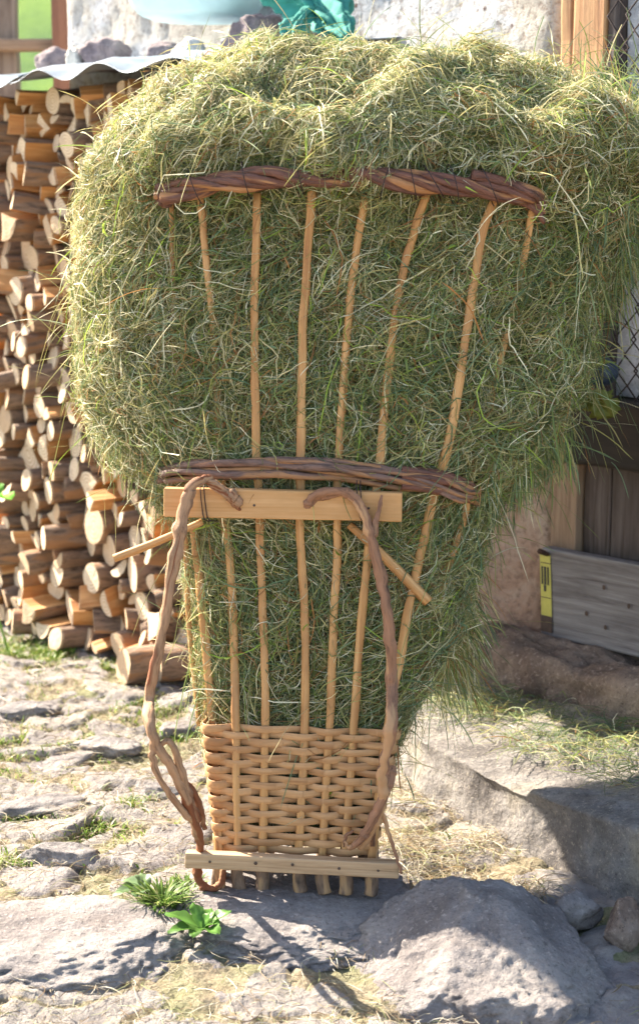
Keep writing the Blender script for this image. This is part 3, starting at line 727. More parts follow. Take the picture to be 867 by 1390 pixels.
# pale blue basin lying on the stones
def basin():
    c = wpt(1.62, .2, 2.24); V = []; F = []; nr, ns = 14, 40
    for j in range(nr):
        t = j / (nr - 1); h = t; rr = (.62 + .38 * (t ** .5)) if j else .0
        for i in range(ns):
            a = 2 * math.pi * i / ns; ca, sa = math.cos(a), math.sin(a); e = 2 / 3.
            x = .27 * rr * math.copysign(abs(ca) ** e, ca); y = .15 * rr * math.copysign(abs(sa) ** e, sa); V.append((x, y, .10 * (t if j else 0)))
    inner = len(V)
    for j in range(nr - 1, 0, -1):
        t = j / (nr - 1); rr = (.62 + .38 * t ** .5)
        for i in range(ns):
            a = 2 * math.pi * i / ns; ca, sa = math.cos(a), math.sin(a); e = 2 / 3.; k = 1.03 if j == nr - 1 else .97
            V.append((.27 * rr * k * math.copysign(abs(ca) ** e, ca), .15 * rr * k * math.copysign(abs(sa) ** e, sa), .10 * t + .004))
    n = len(V) // ns
    for j in range(n - 1):
        for i in range(ns): F.append((j * ns + i, j * ns + (i + 1) % ns, (j + 1) * ns + (i + 1) % ns, (j + 1) * ns + i))
    F.append(tuple((n - 1) * ns + i for i in range(ns)))
    o = mk('basin', V, F, M['basin'], loc=tuple(c)); o.rotation_euler = (R(6), R(-3), math.atan2(WU[1], WU[0]) + .25); return o
o = basin(); tag(o, 'pale blue plastic basin lying on the stones of the tin roof', 'basin')
p = atY(262, 22, 2.22); o.location = (p[0], 2.22, p[2] - .015)

# teal plastic bag: crumpled sheet draped, with knotted tail
def crumple(name, cpx, cpy, Y, sx, sy, sz, seed, parent=None):
    import bmesh
    bm = bmesh.new(); bmesh.ops.create_icosphere(bm, subdivisions=5, radius=1); V = []
    for v in bm.verts:
        p = np.array(v.co); q = p * 1.4 + seed
        q = q * np.array([1, 1, .45]); rd = abs(nz(*(q * 1.1))); r2 = abs(nz(*(q * 2.3 + 5))); r3 = abs(nz(*(q * 4.2)))
        k = .55 + 1.15 * rd + .7 * r2 + .3 * r3
        V.append(p * k * np.array([sx, sy, sz]))
    F = [[v.index for v in f.verts] for f in bm.faces]; bm.free()
    c = atY(cpx, cpy, Y); return mk(name, V, F, M['teal'], parent, loc=tuple(c))
def folded(path, radii, seed, nf=6, sides=72):
    P = catmull([atY(x, y, Y) for x, y, Y in path], 12); T_, N_, B_ = frames(P); n = len(P); rad = np.interp(np.linspace(0, 1, n), np.linspace(0, 1, len(radii)), radii); V = []
    for i in range(n):
        for k in range(sides):
            a = 2 * math.pi * k / sides + .5 * math.sin(i * .15)
            f = .30 * math.sin(nf * a + 2.2 * nz(i * .06, seed, 0)) + .22 * math.sin((nf * 2 + 1) * a + i * .12 + seed) + .5 * abs(nz(math.cos(a) * 2 + seed, math.sin(a) * 2, i * .14)) + .12 * nz(math.cos(a) * 9, math.sin(a) * 9, i * .5)
            V.append(P[i] + (N_[i] * math.cos(a) * .7 + B_[i] * math.sin(a)) * rad[i] * (.8 + f))
    F = [(i * sides + k, (i + 1) * sides + k, (i + 1) * sides + (k + 1) % sides, i * sides + (k + 1) % sides) for i in range(n - 1) for k in range(sides)]
    F += [tuple(range(sides)), tuple((n - 1) * sides + k for k in reversed(range(sides)))]; return np.array(V), F
V, F = folded([(375, -40, 1.85), (405, -12, 1.8), (430, 8, 1.74), (440, 22, 1.68), (437, 36, 1.6)], [.10, .085, .06, .04, .022, .016], 1.3)
org = V.mean(0); bag = mk('plastic_bag', V - org, F, M['teal'], loc=tuple(org)); tag(bag, 'crumpled teal plastic bag draped over the stones above the hay', 'bag')
for pth, rd, sd in (([(430, 12, 1.72), (448, 26, 1.64), (462, 40, 1.58), (470, 52, 1.52)], [.035, .05, .042, .02], 4.2), ([(425, 14, 1.68), (408, 30, 1.6), (398, 48, 1.5), (396, 62, 1.46)], [.018, .022, .040, .028], 7.7), ([(452, -20, 1.8), (458, 5, 1.74), (463, 26, 1.68)], [.05, .045, .02], 9.1)):
    V, F = folded(pth, rd, sd, 5); mk('bag_fold', V - org, F, M['teal'], bag)

# ------------------------------------------------------------------ HAY surface
T = np.array([  # z, left, right, front, back
    (.125, -.21, .10, .05, .19), (.32, -.255, .17, .058, .28), (.45, -.285, .245, .065, .34), (.60, -.300, .33, .078, .42), (.74, -.310, .375, .092, .48),
    (.86, -.33, .385, .105, .62), (.93, -.39, .405, .108, .80), (1.02, -.505, .53, .115, 1.0), (1.15, -.58, .64, .13, 1.16), (1.3, -.615, .685, .145, 1.20),
    (1.42, -.60, .735, .155, 1.16), (1.53, -.59, .78, .165, 1.10), (1.62, -.575, .785, .165, 1.05), (1.68, -.555, .78, .125, 1.02), (1.73, -.53, .77, .105, 1.0),
    (1.78, -.49, .745, .105, .96), (1.83, -.46, .72, .16, .93), (1.875, -.425, .645, .22, .90), (1.915, -.40, .58, .31, .86), (1.945, -.34, .47, .42, .80), (1.95, -.05, .2, .56, .70), (1.952, .05, .09, .61, .66)])
def Trow(z): return [np.interp(z, T[:, 0], T[:, k]) for k in (1, 2, 3, 4)]
NE = 3.0; SH = -.11
def yfront(x, z):
    L, Rr, F, B = Trow(z); cx = (L + Rr) / 2; wx = (Rr - L) / 2; wy = (B - F) / 2; t = min(abs(x - cx) / wx, .985)
    e = wy * (1 - (1 - t ** NE) ** (1 / NE)); return F + e + SH * (x - cx) * max(0, (wy - e) / wy)
def front(px, py, off=0.):
    Y = .1
    for _ in range(25):
        p = atY(px, py, Y); Y = .5 * Y + .5 * (yfront(p[0], p[2]) - off)
    return atY(px, py, Y)
NU, NV = 420, 260
vi = np.linspace(0, len(T) - 1, NV); G = np.zeros((NV, NU, 3)); per = np.zeros(NV)
th = np.linspace(0, 2 * math.pi, 2001)
for j, v_ in enumerate(vi):
    z, L, Rr, F_, B_ = [np.interp(v_, range(len(T)), T[:, k]) for k in range(5)]
    cx, wx, cy, wy = (L + Rr) / 2, (Rr - L) / 2, (F_ + B_) / 2, (B_ - F_) / 2
    c, s = np.cos(th), np.sin(th); x = wx * np.sign(c) * np.abs(c) ** (2 / NE); y = -wy * np.sign(s) * np.abs(s) ** (2 / NE)
    y2 = cy + y + SH * x * np.clip(-y / wy, 0, 1)
    x2 = cx + x; l = np.concatenate([[0], np.cumsum(np.hypot(np.diff(x2), np.diff(y2)))]); per[j] = l[-1]
    u = np.linspace(0, l[-1], NU, endpoint=False); G[j, :, 0] = np.interp(u, l, x2); G[j, :, 1] = np.interp(u, l, y2); G[j, :, 2] = z
def gridn(G):
    du = np.roll(G, -1, 1) - np.roll(G, 1, 1); dv = np.gradient(G, axis=0); n = -np.cross(du, dv); return norm(n), du, dv
Nn, du, dv = gridn(G)
amp = np.interp(G[..., 2], [.2, .45, .8, 1.0, 1.6, 1.7, 2.0], [.004, .012, .02, .03, .032, .045, .05])
P3 = G * np.array([1, 1, 1.15])
disp = sinnoise(P3, 1.6, 11) * .55 + sinnoise(P3, 3.8, 12) * .42 + sinnoise(P3, 8, 13, 10) * .26 + sinnoise(P3, 17, 14, 12) * .14
frontness = np.clip(-Nn[..., 1] * 1.5, 0, 1) * (G[..., 2] < 1.66)
G = G + Nn * (disp * amp * (1 - .50 * frontness))[..., None] + Nn * (frontness * -.006)[..., None]
Nn, du, dv = gridn(G); lu = np.linalg.norm(du, axis=-1) / 2; lvv = np.linalg.norm(dv, axis=-1) + 1e-6
def bil(A, v_, u_):
    v_ = np.clip(v_, 0, NV - 1.001); u_ = np.mod(u_, NU); i = v_.astype(int); j = u_.astype(int); j = np.minimum(j, NU - 1); fv = v_ - i; fu = u_ - j
    j2 = (j + 1) % NU
    if A.ndim == 3: fv = fv[:, None]; fu = fu[:, None]
    return (A[i, j] * (1 - fu) + A[i, j2] * fu) * (1 - fv) + (A[i + 1, j] * (1 - fu) + A[i + 1, j2] * fu) * fv
def hay_strands(n, length, width, offr, prob, seed, K=6, wfun=None, curl=.5, vertical=0., lift=.0, freefrac=0., grav=.0):
    r = np.random.default_rng(seed); area = lu * lvv; vis = np.where(Nn[..., 1] > .35, .18, 1.0); wgt = area * vis
    if wfun is not None: wgt = wgt * wfun(G, Nn)
    wgt[-3:] *= .1; cdf = np.cumsum(wgt.ravel()); idx = np.searchsorted(cdf, r.random(n) * cdf[-1]); 
    v_ = idx // NU + r.random(n); u_ = idx % NU + r.random(n)
    L = length[0] + (length[1] - length[0]) * r.random(n) ** 1.8; st = L / (K - 1)
    ph = r.random(n) * 2 * math.pi
    # vertical bias and clumped direction
    P0 = bil(G, v_, u_); cl_ = sinnoise(P0, 2.2, seed + 1) * 2.2; ph = np.where(r.random(n) < .6, cl_ + r.normal(size=n) * .6 + math.pi * (r.random(n) < .5), ph)
    ph = np.where(r.random(n) < vertical, -math.pi / 2 + r.normal(size=n) * .35, ph)
    cr = r.normal(size=n) * curl; off = offr[0] + (offr[1] - offr[0]) * r.random(n); bow = r.normal(size=n) * .012
    Ps = np.zeros((n, K, 3)); Ns = np.zeros((n, K, 3)); free = r.random(n) < freefrac
    for k in range(K):
        p = bil(G, v_, u_); nn = bil(Nn, v_, u_); nn = norm(nn); t = k / (K - 1)
        o_ = off + bow * math.sin(math.pi * t) + lift * t * t * r.random(n)
        Ps[:, k] = p + nn * o_[:, None]; Ns[:, k] = nn
        a = bil(lu, v_, u_); b_ = bil(lvv, v_, u_); u_ = u_ + np.cos(ph) * st / np.maximum(a, 1e-4); v_ = v_ + np.sin(ph) * st / np.maximum(b_, 1e-4)
        v_ = np.clip(v_, 0, NV - 1.01); ph = ph + cr * .5 + r.normal(size=n) * .12
    if freefrac:
        d0 = norm(Ps[:, 1] - Ps[:, 0] + Ns[:, 0] * st[:, None] * (.25 + .6 * r.random((n, 1)))); P = Ps[:, 0].copy(); Q = [P.copy()]; d = d0
        for k in range(1, K):
            d = norm(d + np.array([0, 0, -1.]) * (grav * (.3 + r.random((n, 1)))) + r.normal(size=(n, 3)) * .05); P = P + d * st[:, None]; Q.append(P.copy())
        Q = np.stack(Q, 1); Ps[free] = Q[free]
    Tn = norm(np.gradient(Ps, axis=1)); Wd = norm(np.cross(Tn, Ns)); roll = r.normal(size=(n, 1, 1)) * .8
    Wd = norm(Wd * np.cos(roll) + np.cross(Tn, Wd) * np.sin(roll))
    wd = width[0] + (width[1] - width[0]) * r.random(n) ** 2
    # colour with spatial clumps: sunlight on top and left painted in as paler straw
    pr = np.tile(np.array(prob, float), (n, 1)); s = sinnoise(P0, 2.6, seed + 5); s2 = np.clip((P0[:, 2] - 1.6) * 4, 0, .9) + np.clip((-.3 - P0[:, 0]) * 2.5, 0, .6)
    g_ = np.clip(.5 + .35 * s, .08, .95)[:, None]; pr[:, :4] *= 1.5 * (1 - g_ * .75) ; pr[:, 4:7] *= .25 + 1.0 * g_ + 1.2 * s2[:, None]
    cols = pick_cols(n, pr, r) * (1 + .28 * np.clip(sinnoise(P0, 7, seed + 8, 9), -1.6, 1.6))[:, None]
    V, F, Cc = ribbons(Ps, Wd, wd, cols); return V, F, Cc
PR = [.19, .12, .20, .11, .16, .14, .11, .08, .03]
hayparts = [
    hay_strands(115000, (.04, .20), (.0010, .0031), (-.026, .011), PR, 1, 6, None, .33),
    hay_strands(80000, (.02, .08), (.0008, .0019), (-.004, .014), [.12, .08, .18, .1, .18, .19, .20, .05, .02], 2, 4, None, 1.0),
    hay_strands(5000, (.10, .26), (.0014, .0036), (.002, .016), [.2, .14, .2, .14, .12, .1, .07, .03, .06], 3, 9, lambda G, N: .35 + (N[..., 0] > .3) * 1. + (G[..., 2] > 1.65) * .6, .3, 0, .015, .15, .12),
    hay_strands(12000, (.02, .10), (.0010, .0024), (-.004, .006), [.12, .08, .2, .1, .2, .18, .16, .04, .02], 4, 6, lambda G, N: (np.abs(N[..., 0]) > .45) * 1.0 + (N[..., 2] > .3) * 1.0 + .03, .6, 0, 0, 1., .16),
    hay_strands(3000, (.05, .14), (.0013, .0030), (0, .01), [.25, .2, .2, .15, .08, .05, .03, .04, .04], 5, 8, lambda G, N: ((G[..., 2] > .88) & (G[..., 2] < 1.10) & (N[..., 1] < .3)) * ((N[..., 0] > .2) * 1.0 + (N[..., 0] < -.3) * .30) + (N[..., 0] > .6) * (G[..., 2] > 1.2) * .4, .3, .6, 0, 1., .30),
    hay_strands(5000, (.03, .12), (.0010, .0026), (.006, .024), PR, 9, 6, lambda G, N: ((N[..., 1] < -.3) & (G[..., 2] < 1.7)) * 1.0 + .0, .8),
    hay_strands(900, (.04, .16), (.0010, .0026), (.026, .050), PR, 10, 7, lambda G, N: ((N[..., 1] < -.3) & (((G[..., 2] > .98) & (G[..., 2] < 1.07)) | ((G[..., 2] > 1.56) & (G[..., 2] < 1.67)))) * 1.0, .8),
    hay_strands(1500, (.14, .32), (.0022, .0042), (.000, .012), [.12, .1, .14, .12, .18, .16, .12, .05, .06], 7, 10, None, .25, 0, .01),
    hay_strands(700, (.025, .06), (.005, .010), (.000, .010), [.3, .2, .15, .15, .02, .0, .0, .10, .12], 8, 5, None, .6, 0, .01),
    hay_strands(300, (.16, .34), (.0014, .0032), (0, .01), [.2, .15, .2, .15, .12, .08, .06, .04, .03], 6, 10, lambda G, N: (np.abs(N[..., 0]) > .3) * 1.0 + .1, .2, .4, 0, 1., .10),
]
def bag_strands(center, ext, n, length, seed, direc, spread, grav, prob=PR):
    r = np.random.default_rng(seed); K = 8; P = np.array(center) + (r.normal(size=(n, 3)) * np.array(ext)); L = length[0] + (length[1] - length[0]) * r.random(n); st = (L / (K - 1))[:, None]
    d = norm(np.array(direc) + r.normal(size=(n, 3)) * spread); Q = [P]
    for k in range(1, K):
        d = norm(d + np.array([0, 0, -grav]) + r.normal(size=(n, 3)) * .06); P = P + d * st; Q.append(P)
    Ps = np.stack(Q, 1); Tn = norm(np.gradient(Ps, axis=1)); Wd = norm(np.cross(Tn, np.array([0, -1., .2]))); roll = r.normal(size=(n, 1, 1)) * .7
    Wd = norm(Wd * np.cos(roll) + np.cross(Tn, Wd) * np.sin(roll)); return ribbons(Ps, Wd, .0013 + .002 * r.random(n) ** 2, pick_cols(n, prob, r))
# the tuft hanging beside the door post, and the one under the right end of the middle hoop
p1 = atY(815, 210, .52); p2 = atY(695, 590, .50)
hayparts += [bag_strands(p1, (.05, .10, .10), 4200, (.10, .28), 21, (.25, -.1, -.6), .45, .16, [.3, .2, .2, .15, .06, .04, .02, .03, .04]),
             bag_strands(p2, (.06, .08, .035), 1500, (.05, .14), 22, (.1, -.1, -1), .38, .12, [.28, .2, .2, .15, .08, .04, .02, .03, .04]),
             bag_strands(atY(600, 830, .36), (.03, .06, .08), 900, (.06, .2), 23, (.5, -.2, -.7), .5, .15)]
Vs, Fs, Cs = [], [], []; k0 = 0
for V, F, Cc in hayparts: Vs.append(V); Fs.append(F + k0); Cs.append(Cc); k0 += len(V)
ii = (np.arange(NV - 1)[:, None] * NU + np.arange(NU)[None, :]); jj = (np.arange(NV - 1)[:, None] * NU + (np.arange(NU)[None, :] + 1) % NU)
Fc = np.stack([ii, jj, jj + NU, ii + NU], -1).reshape(-1, 4)
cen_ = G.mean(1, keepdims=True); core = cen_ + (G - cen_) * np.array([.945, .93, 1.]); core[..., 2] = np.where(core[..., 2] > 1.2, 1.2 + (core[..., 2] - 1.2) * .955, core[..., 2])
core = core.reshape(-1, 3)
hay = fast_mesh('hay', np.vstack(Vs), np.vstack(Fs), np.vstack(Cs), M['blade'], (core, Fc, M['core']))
tag(hay, 'great heap of green and straw coloured hay stuffed into the tall basket and bulging over its top', 'hay', None, 'stuff')

# loose hay on the doorstep and the ground
LIT = np.array([[.30, .21, .12], [.45, .36, .24], [.56, .49, .37], [.64, .59, .49], [.22, .15, .09], [.33, .34, .16]])
def loose(n, fn, length, width, prob, seed, lift=.02, K=5, pal=None):
    r = np.random.default_rng(seed); XY, Z0 = fn(r, n); n = len(XY); L = length[0] + (length[1] - length[0]) * r.random(n); st = (L / (K - 1))
    a = r.random(n) * 6.283; Q = []; P = np.column_stack([XY, Z0]); c = r.normal(size=n) * .4; h = lift * r.random(n) ** 2
    for k in range(K):
        t = k / (K - 1); q = P.copy(); q[:, 2] += h * (.3 + math.sin(math.pi * t)) + .002; Q.append(q); P = P + np.column_stack([np.cos(a) * st, np.sin(a) * st, 0 * a]); a = a + c
    Ps = np.stack(Q, 1); Tn = norm(np.gradient(Ps, axis=1)); Wd = norm(np.cross(Tn, np.array([0, 0, 1.]))); roll = r.normal(size=(n, 1, 1)) * .7; Wd = norm(Wd * np.cos(roll) + np.cross(Tn, Wd) * np.sin(roll))
    return ribbons(Ps, Wd, width[0] + (width[1] - width[0]) * r.random(n) ** 2, pick_cols(n, prob, r) if pal is None else pal[r.integers(0, len(pal), n)] * (.7 + .5 * r.random((n, 1))))
def on_step(r, n):
    pts = []
    cs = [(.50, 1.05, .11), (.62, .85, .12), (.42, .95, .07), (.78, .62, .10), (.9, .75, .12), (.60, .6, .09), (.75, .35, .10)]
    k = r.integers(0, len(cs), n); c = np.array(cs)[k]; XY = c[:, :2] + r.normal(size=(n, 2)) * c[:, 2:3]
    keep = (XY[:, 0] > .30 + .0 * XY[:, 1]) & (XY[:, 1] > .80 - 1.15 * (XY[:, 0] - .29)); XY = XY[keep]; return XY, np.full(len(XY), .172)
o = fast_mesh('loose_hay', *loose(2000, on_step, (.03, .16), (.001, .003), [.25, .25, .2, .15, .1, .08, .05, .03, .02], 31, .03), M['blade']); tag(o, 'scattered green hay lying on the stone doorstep', 'hay', None, 'stuff')
def near(cs):
    def f(r, n):
        k = r.integers(0, len(cs), n); c = np.array(cs)[k]; XY = c[:, :2] + r.normal(size=(n, 2)) * c[:, 2:4]
        z, _, _ = gheight(XY[None, :, 0], XY[None, :, 1]); return XY, z[0] - .026
    return f
def G0(px, py, a, b_): p = atZ(px, py, 0); return (p[0], p[1], a, b_)
drp = near([G0(560, 1140, .07, .06), G0(600, 1100, .08, .08), G0(650, 1150, .06, .04), G0(450, 1275, .14, .025), G0(520, 1240, .05, .02), G0(590, 1180, .06, .03), G0(560, 1060, .05, .08), G0(700, 1210, .04, .03), G0(560, 1160, .05, .03)])
o = fast_mesh('straw_litter', *loose(2600, drp, (.02, .12), (.0008, .0022), PR, 32, .015, 5, LIT), M['blade']); tag(o, 'dry straw litter on the ground around the foot of the basket and the doorstep', 'straw', None, 'stuff')
allg = near([(-.6, .9, .5, .8), (-.9, 1.6, .4, .6), (-.5, .3, .4, .4), (-.2, -.6, .5, .15)])
o = fast_mesh('straw_litter', *loose(11000, allg, (.01, .09), (.0008, .0022), PR, 33, .012, 5, LIT), M['blade']); tag(o, 'thin dry straw bits strewn over the stony yard left of the basket', 'straw', None, 'stuff')

# short green grass between stones
def grass(n, cs, seed, hl=(.015, .05), cols=((.10, .19, .03), (.20, .29, .05), (.32, .34, .10), (.44, .38, .2)), p=(.4, .35, .15, .1), rockmax=.45):
    r = np.random.default_rng(seed); cs = np.array(cs); wt = cs[:, 2] * cs[:, 3]; k = r.choice(len(cs), n, p=wt / wt.sum()); XY = cs[k][:, :2] + r.normal(size=(n, 2)) * cs[k][:, 2:4] * .6
    z, rk, _ = gheight(XY[None, :, 0], XY[None, :, 1]); keep = rk[0] < rockmax; XY = XY[keep]; z = z[0][keep] - .03; n = len(XY)
    K = 4; P = np.column_stack([XY, z]); a = r.random(n) * 6.283; L = hl[0] + (hl[1] - hl[0]) * r.random(n) ** 1.5; lean = .3 + .8 * r.random(n); Q = []
    for k in range(K):
        t = k / (K - 1); Q.append(P + np.column_stack([np.cos(a) * L * lean * t * t, np.sin(a) * L * lean * t * t, L * t * (1 - .3 * t)]))
    Ps = np.stack(Q, 1); b2 = a + r.normal(size=n) * .5; Wd = np.repeat(np.column_stack([-np.sin(b2), np.cos(b2), 0 * a])[:, None], K, 1)
    c = np.array(cols)[r.choice(len(cols), n, p=p)] * (.7 + .6 * r.random((n, 1))); return ribbons(Ps, Wd, .0018 + .003 * r.random(n), c)
gc = [G0(20, 880, .3, .12), G0(60, 1000, .2, .12), G0(150, 1090, .13, .10), G0(125, 1120, .10, .06), G0(60, 1160, .12, .05), G0(215, 985, .12, .08), G0(150, 900, .25, .05), G0(230, 1130, .06, .03), G0(20, 1110, .1, .05), G0(180, 1165, .08, .02),
      G0(200, 950, .1, .1), G0(595, 1137, .05, .02), G0(195, 1140, .05, .02), G0(683, 1207, .03, .02), G0(100, 870, .2, .2), (-1.6, 2.2, .5, .7), (-1.4, .8, .4, .6)]
o = fast_mesh('grass', *grass(60000, gc, 51, hl=(.012, .04), rockmax=.62), M['leaf']); tag(o, 'short bright green grass growing between the stones of the yard', 'grass', None, 'stuff')
# individual tufts and weeds
def tuft(px, py, n, h, spread, seed, label, cols=((.09, .17, .035), (.16, .25, .055), (.36, .38, .15)), p=(.5, .35, .15)):
    c = atZ(px, py, 0); r = np.random.default_rng(seed); K = 5; z = gz(c[0], c[1]); P = np.column_stack([r.normal(size=n) * spread, r.normal(size=n) * spread, np.full(n, -.004)])
    a = np.arctan2(P[:, 1], P[:, 0]) + r.normal(size=n) * .5; L = h * (.5 + .6 * r.random(n)); lean = .5 + .6 * r.random(n); Q = [P + np.column_stack([np.cos(a) * L * lean * (k / 4) ** 1.6, np.sin(a) * L * lean * (k / 4) ** 1.6, L * (k / 4) * (1 - .35 * k / 4)]) for k in range(K)]
    Ps = np.stack(Q, 1); Wd = np.repeat(np.column_stack([-np.sin(a), np.cos(a), 0 * a])[:, None], K, 1); o = fast_mesh('grass_tuft', *ribbons(Ps, Wd, .0025 + .003 * r.random(n), np.array(cols)[r.choice(3, n, p=p)] * (.7 + .6 * r.random((n, 1)))), M['leaf'])
    o.location = (c[0], c[1], max(z, 0)); tag(o, label, 'grass tuft'); return o
tuft(222, 1226, 230, .062, .024, 61, 'bright green grass tuft on the ground left of the basket feet')
tuft(255, 1215, 120, .05, .022, 62, 'smaller green grass tuft right beside the loop of the left strap')
def leafplant(name, c, leaves, label, col=(.14, .32, .04), seed=1, cat='plant'):
    r = np.random.default_rng(seed); root = empty(name, tuple(c)); tag(root, label, cat)
    for (ang, L, W, elev) in leaves:
        V = []; F = []; n = 12; bd = r.random() * .6 + .5
        for i in range(n + 1):
            t = i / n; w_ = W * (math.sin(math.pi * min(1, t * .93 + .03)) ** .75) * (1 + .10 * math.sin(t * 26)); x = L * t * math.cos(elev) ; z = L * (math.sin(elev) * t - bd * t * t * .35) + .006
            for k, u in enumerate((-1, -.5, 0, .5, 1)): V.append((x * math.cos(ang) - u * w_ * math.sin(ang), x * math.sin(ang) + u * w_ * math.cos(ang), z + abs(u) * w_ * .35 + .003 * math.sin(9 * t + u * 3)))
        for i in range(n):
            for k in range(4): F.append((i * 5 + k, i * 5 + k + 1, i * 5 + k + 6, i * 5 + k + 5))
        o = mk('leaf', V, F, M['leaf'], root); cc = np.array(col) * (.75 + .5 * r.random()); ca = o.data.attributes.new('tint', 'FLOAT_COLOR', 'POINT')
        mid = np.array([1.5 if (q % 5) == 2 else 1. for q in range(len(V))])[:, None]; ca.data.foreach_set('color', np.hstack([np.tile(cc, (len(V), 1)) * mid, np.ones((len(V), 1))]).astype(np.float32).ravel())
    return root
def gpos(px, py): p = atZ(px, py, 0); return (p[0], p[1], max(gz(p[0], p[1]), 0) + .004)
leafplant('weed', gpos(275, 1268), [(.2, .085, .02, .7), (1.2, .07, .018, .9), (2.9, .10, .022, .5), (3.6, .09, .02, .4), (4.4, .07, .018, .5), (5.3, .08, .02, .5), (2.2, .08, .017, 1.0), (6.0, .06, .018, .8), (.7, .05, .012, 1.2)], 'leafy green dandelion-like weed in front of the basket', (.10, .21, .045), 3)
leafplant('weed', gpos(200, 1215), [(2.8, .08, .022, .6), (3.5, .09, .022, .4), (4.3, .07, .02, .5), (2.0, .07, .018, .7)], 'broad pale leaved weed beside the grass tuft left of the basket', (.16, .24, .12), 4)
leafplant('weed', (-1.17, 2.22, .55), [(3.3, .09, .04, .6), (4.4, .1, .045, .3), (5.4, .09, .04, .2), (2., .08, .03, .9)], 'bright green broad leaves growing against the woodpile at the left edge', (.2, .5, .08), 5)
mb = MB(); tube(mb, catmull([(-1.15, 2.2, -.02), (-1.2, 2.2, .25), (-1.17, 2.22, .55)], 6), .004, 6)
st = mb.build('weed_stem', plain('green_stem', (.15, .3, .05)), None); wd3 = [o for o in bpy.data.objects if o.name.startswith('weed') and o.type == 'EMPTY'][-1]
for cand in [o for o in bpy.data.objects if o.name.startswith('weed') and o.type == 'EMPTY']:
    if cand.location.z > .5: wd3 = cand
st.name = 'stem'; st.parent = wd3; st.matrix_parent_inverse = Matrix.Translation(-Vector(wd3.location))
# leaves and a dark rubber scrap caught between hay and door post
leafplant('wilted_leaf', tuple(atY(795, 505, .82)), [(-.3, .09, .02, .5), (1.9, .07, .015, .8)], 'curled light green leaves poking out of the hay by the door post', (.26, .34, .08), 8, 'leaf')
o = rock('moss_clump', tuple(atY(815, 548, .92)), (.045, .03, .04), 71, M['leaf'], 2, 4, .35)
ca = o.data.attributes.new('tint', 'FLOAT_COLOR', 'POINT'); ca.data.foreach_set('color', np.tile([.20, .22, .05, 1], len(o.data.vertices)).astype(np.float32)); tag(o, 'yellow green moss clump on the end of the dark beam', 'moss')
o = rock('rubber_boot_toe', tuple(atY(812, 505, 1.0)), (.055, .05, .045), 72, M['navy'], 3, 4, .05); tag(o, 'dark blue rounded object half hidden between hay and beam', 'boot'); o.name = 'boot'

# ------------------------------------------------------------------ BASKET
bk = empty('hay_basket', (0, .1, 0)); tag(bk, 'tall handmade basket of wooden staves, woven at the bottom and full of hay', 'basket')
BO = np.array(bk.location)
def bpart(mb, name, mat, parent=bk, smooth=True, label=None):
    org = BO if parent is bk else BO
    o = mk(name, np.array(mb.v) - org, mb.f, mat, parent, mb.m, smooth, {'grain': np.array(mb.g)})
    if label: o['label'] = label
    return o
# weave
ZB, ZT = .115, .415
def wlim(z):
    t = (z - ZB) / (ZT - ZB); return (-.243 - .031 * t, .128 + .058 * t, .012 + .030 * t, .215 + .07 * t)
def loop(z, n=400):
    L, Rr, F_, B_ = wlim(z); rc = .024; pts = []
    ex = [(L + rc, F_), (Rr - rc, F_ - .11 * (Rr - L))]
    cor = [((Rr - rc, F_ + rc), -math.pi / 2), ((Rr - rc, B_ - rc), 0), ((L + rc, B_ - rc), math.pi / 2), ((L + rc, F_ + rc), math.pi)]
    for (c, a0) in cor:
        for k in range(9): a = a0 + k / 8 * math.pi / 2; pts.append((c[0] + rc * math.cos(a), c[1] + rc * math.sin(a)))
    pts = np.array(pts + [pts[0]]); l = np.concatenate([[0], np.cumsum(np.hypot(*np.diff(pts, axis=0).T))])
    pts[:, 1] += SH * .8 * (pts[:, 0] + .05) * np.clip((B_ - pts[:, 1]) / (B_ - F_), 0, 1)
    return pts, l
def wfront(px, py, off=0):
    Y = .03
    for _ in range(20):
        p = atY(px, py, Y); L, Rr, F_, B_ = wlim(min(p[2], ZT)); Y = F_ + SH * .8 * (p[0] + .05) - off
    return atY(px, py, Y)
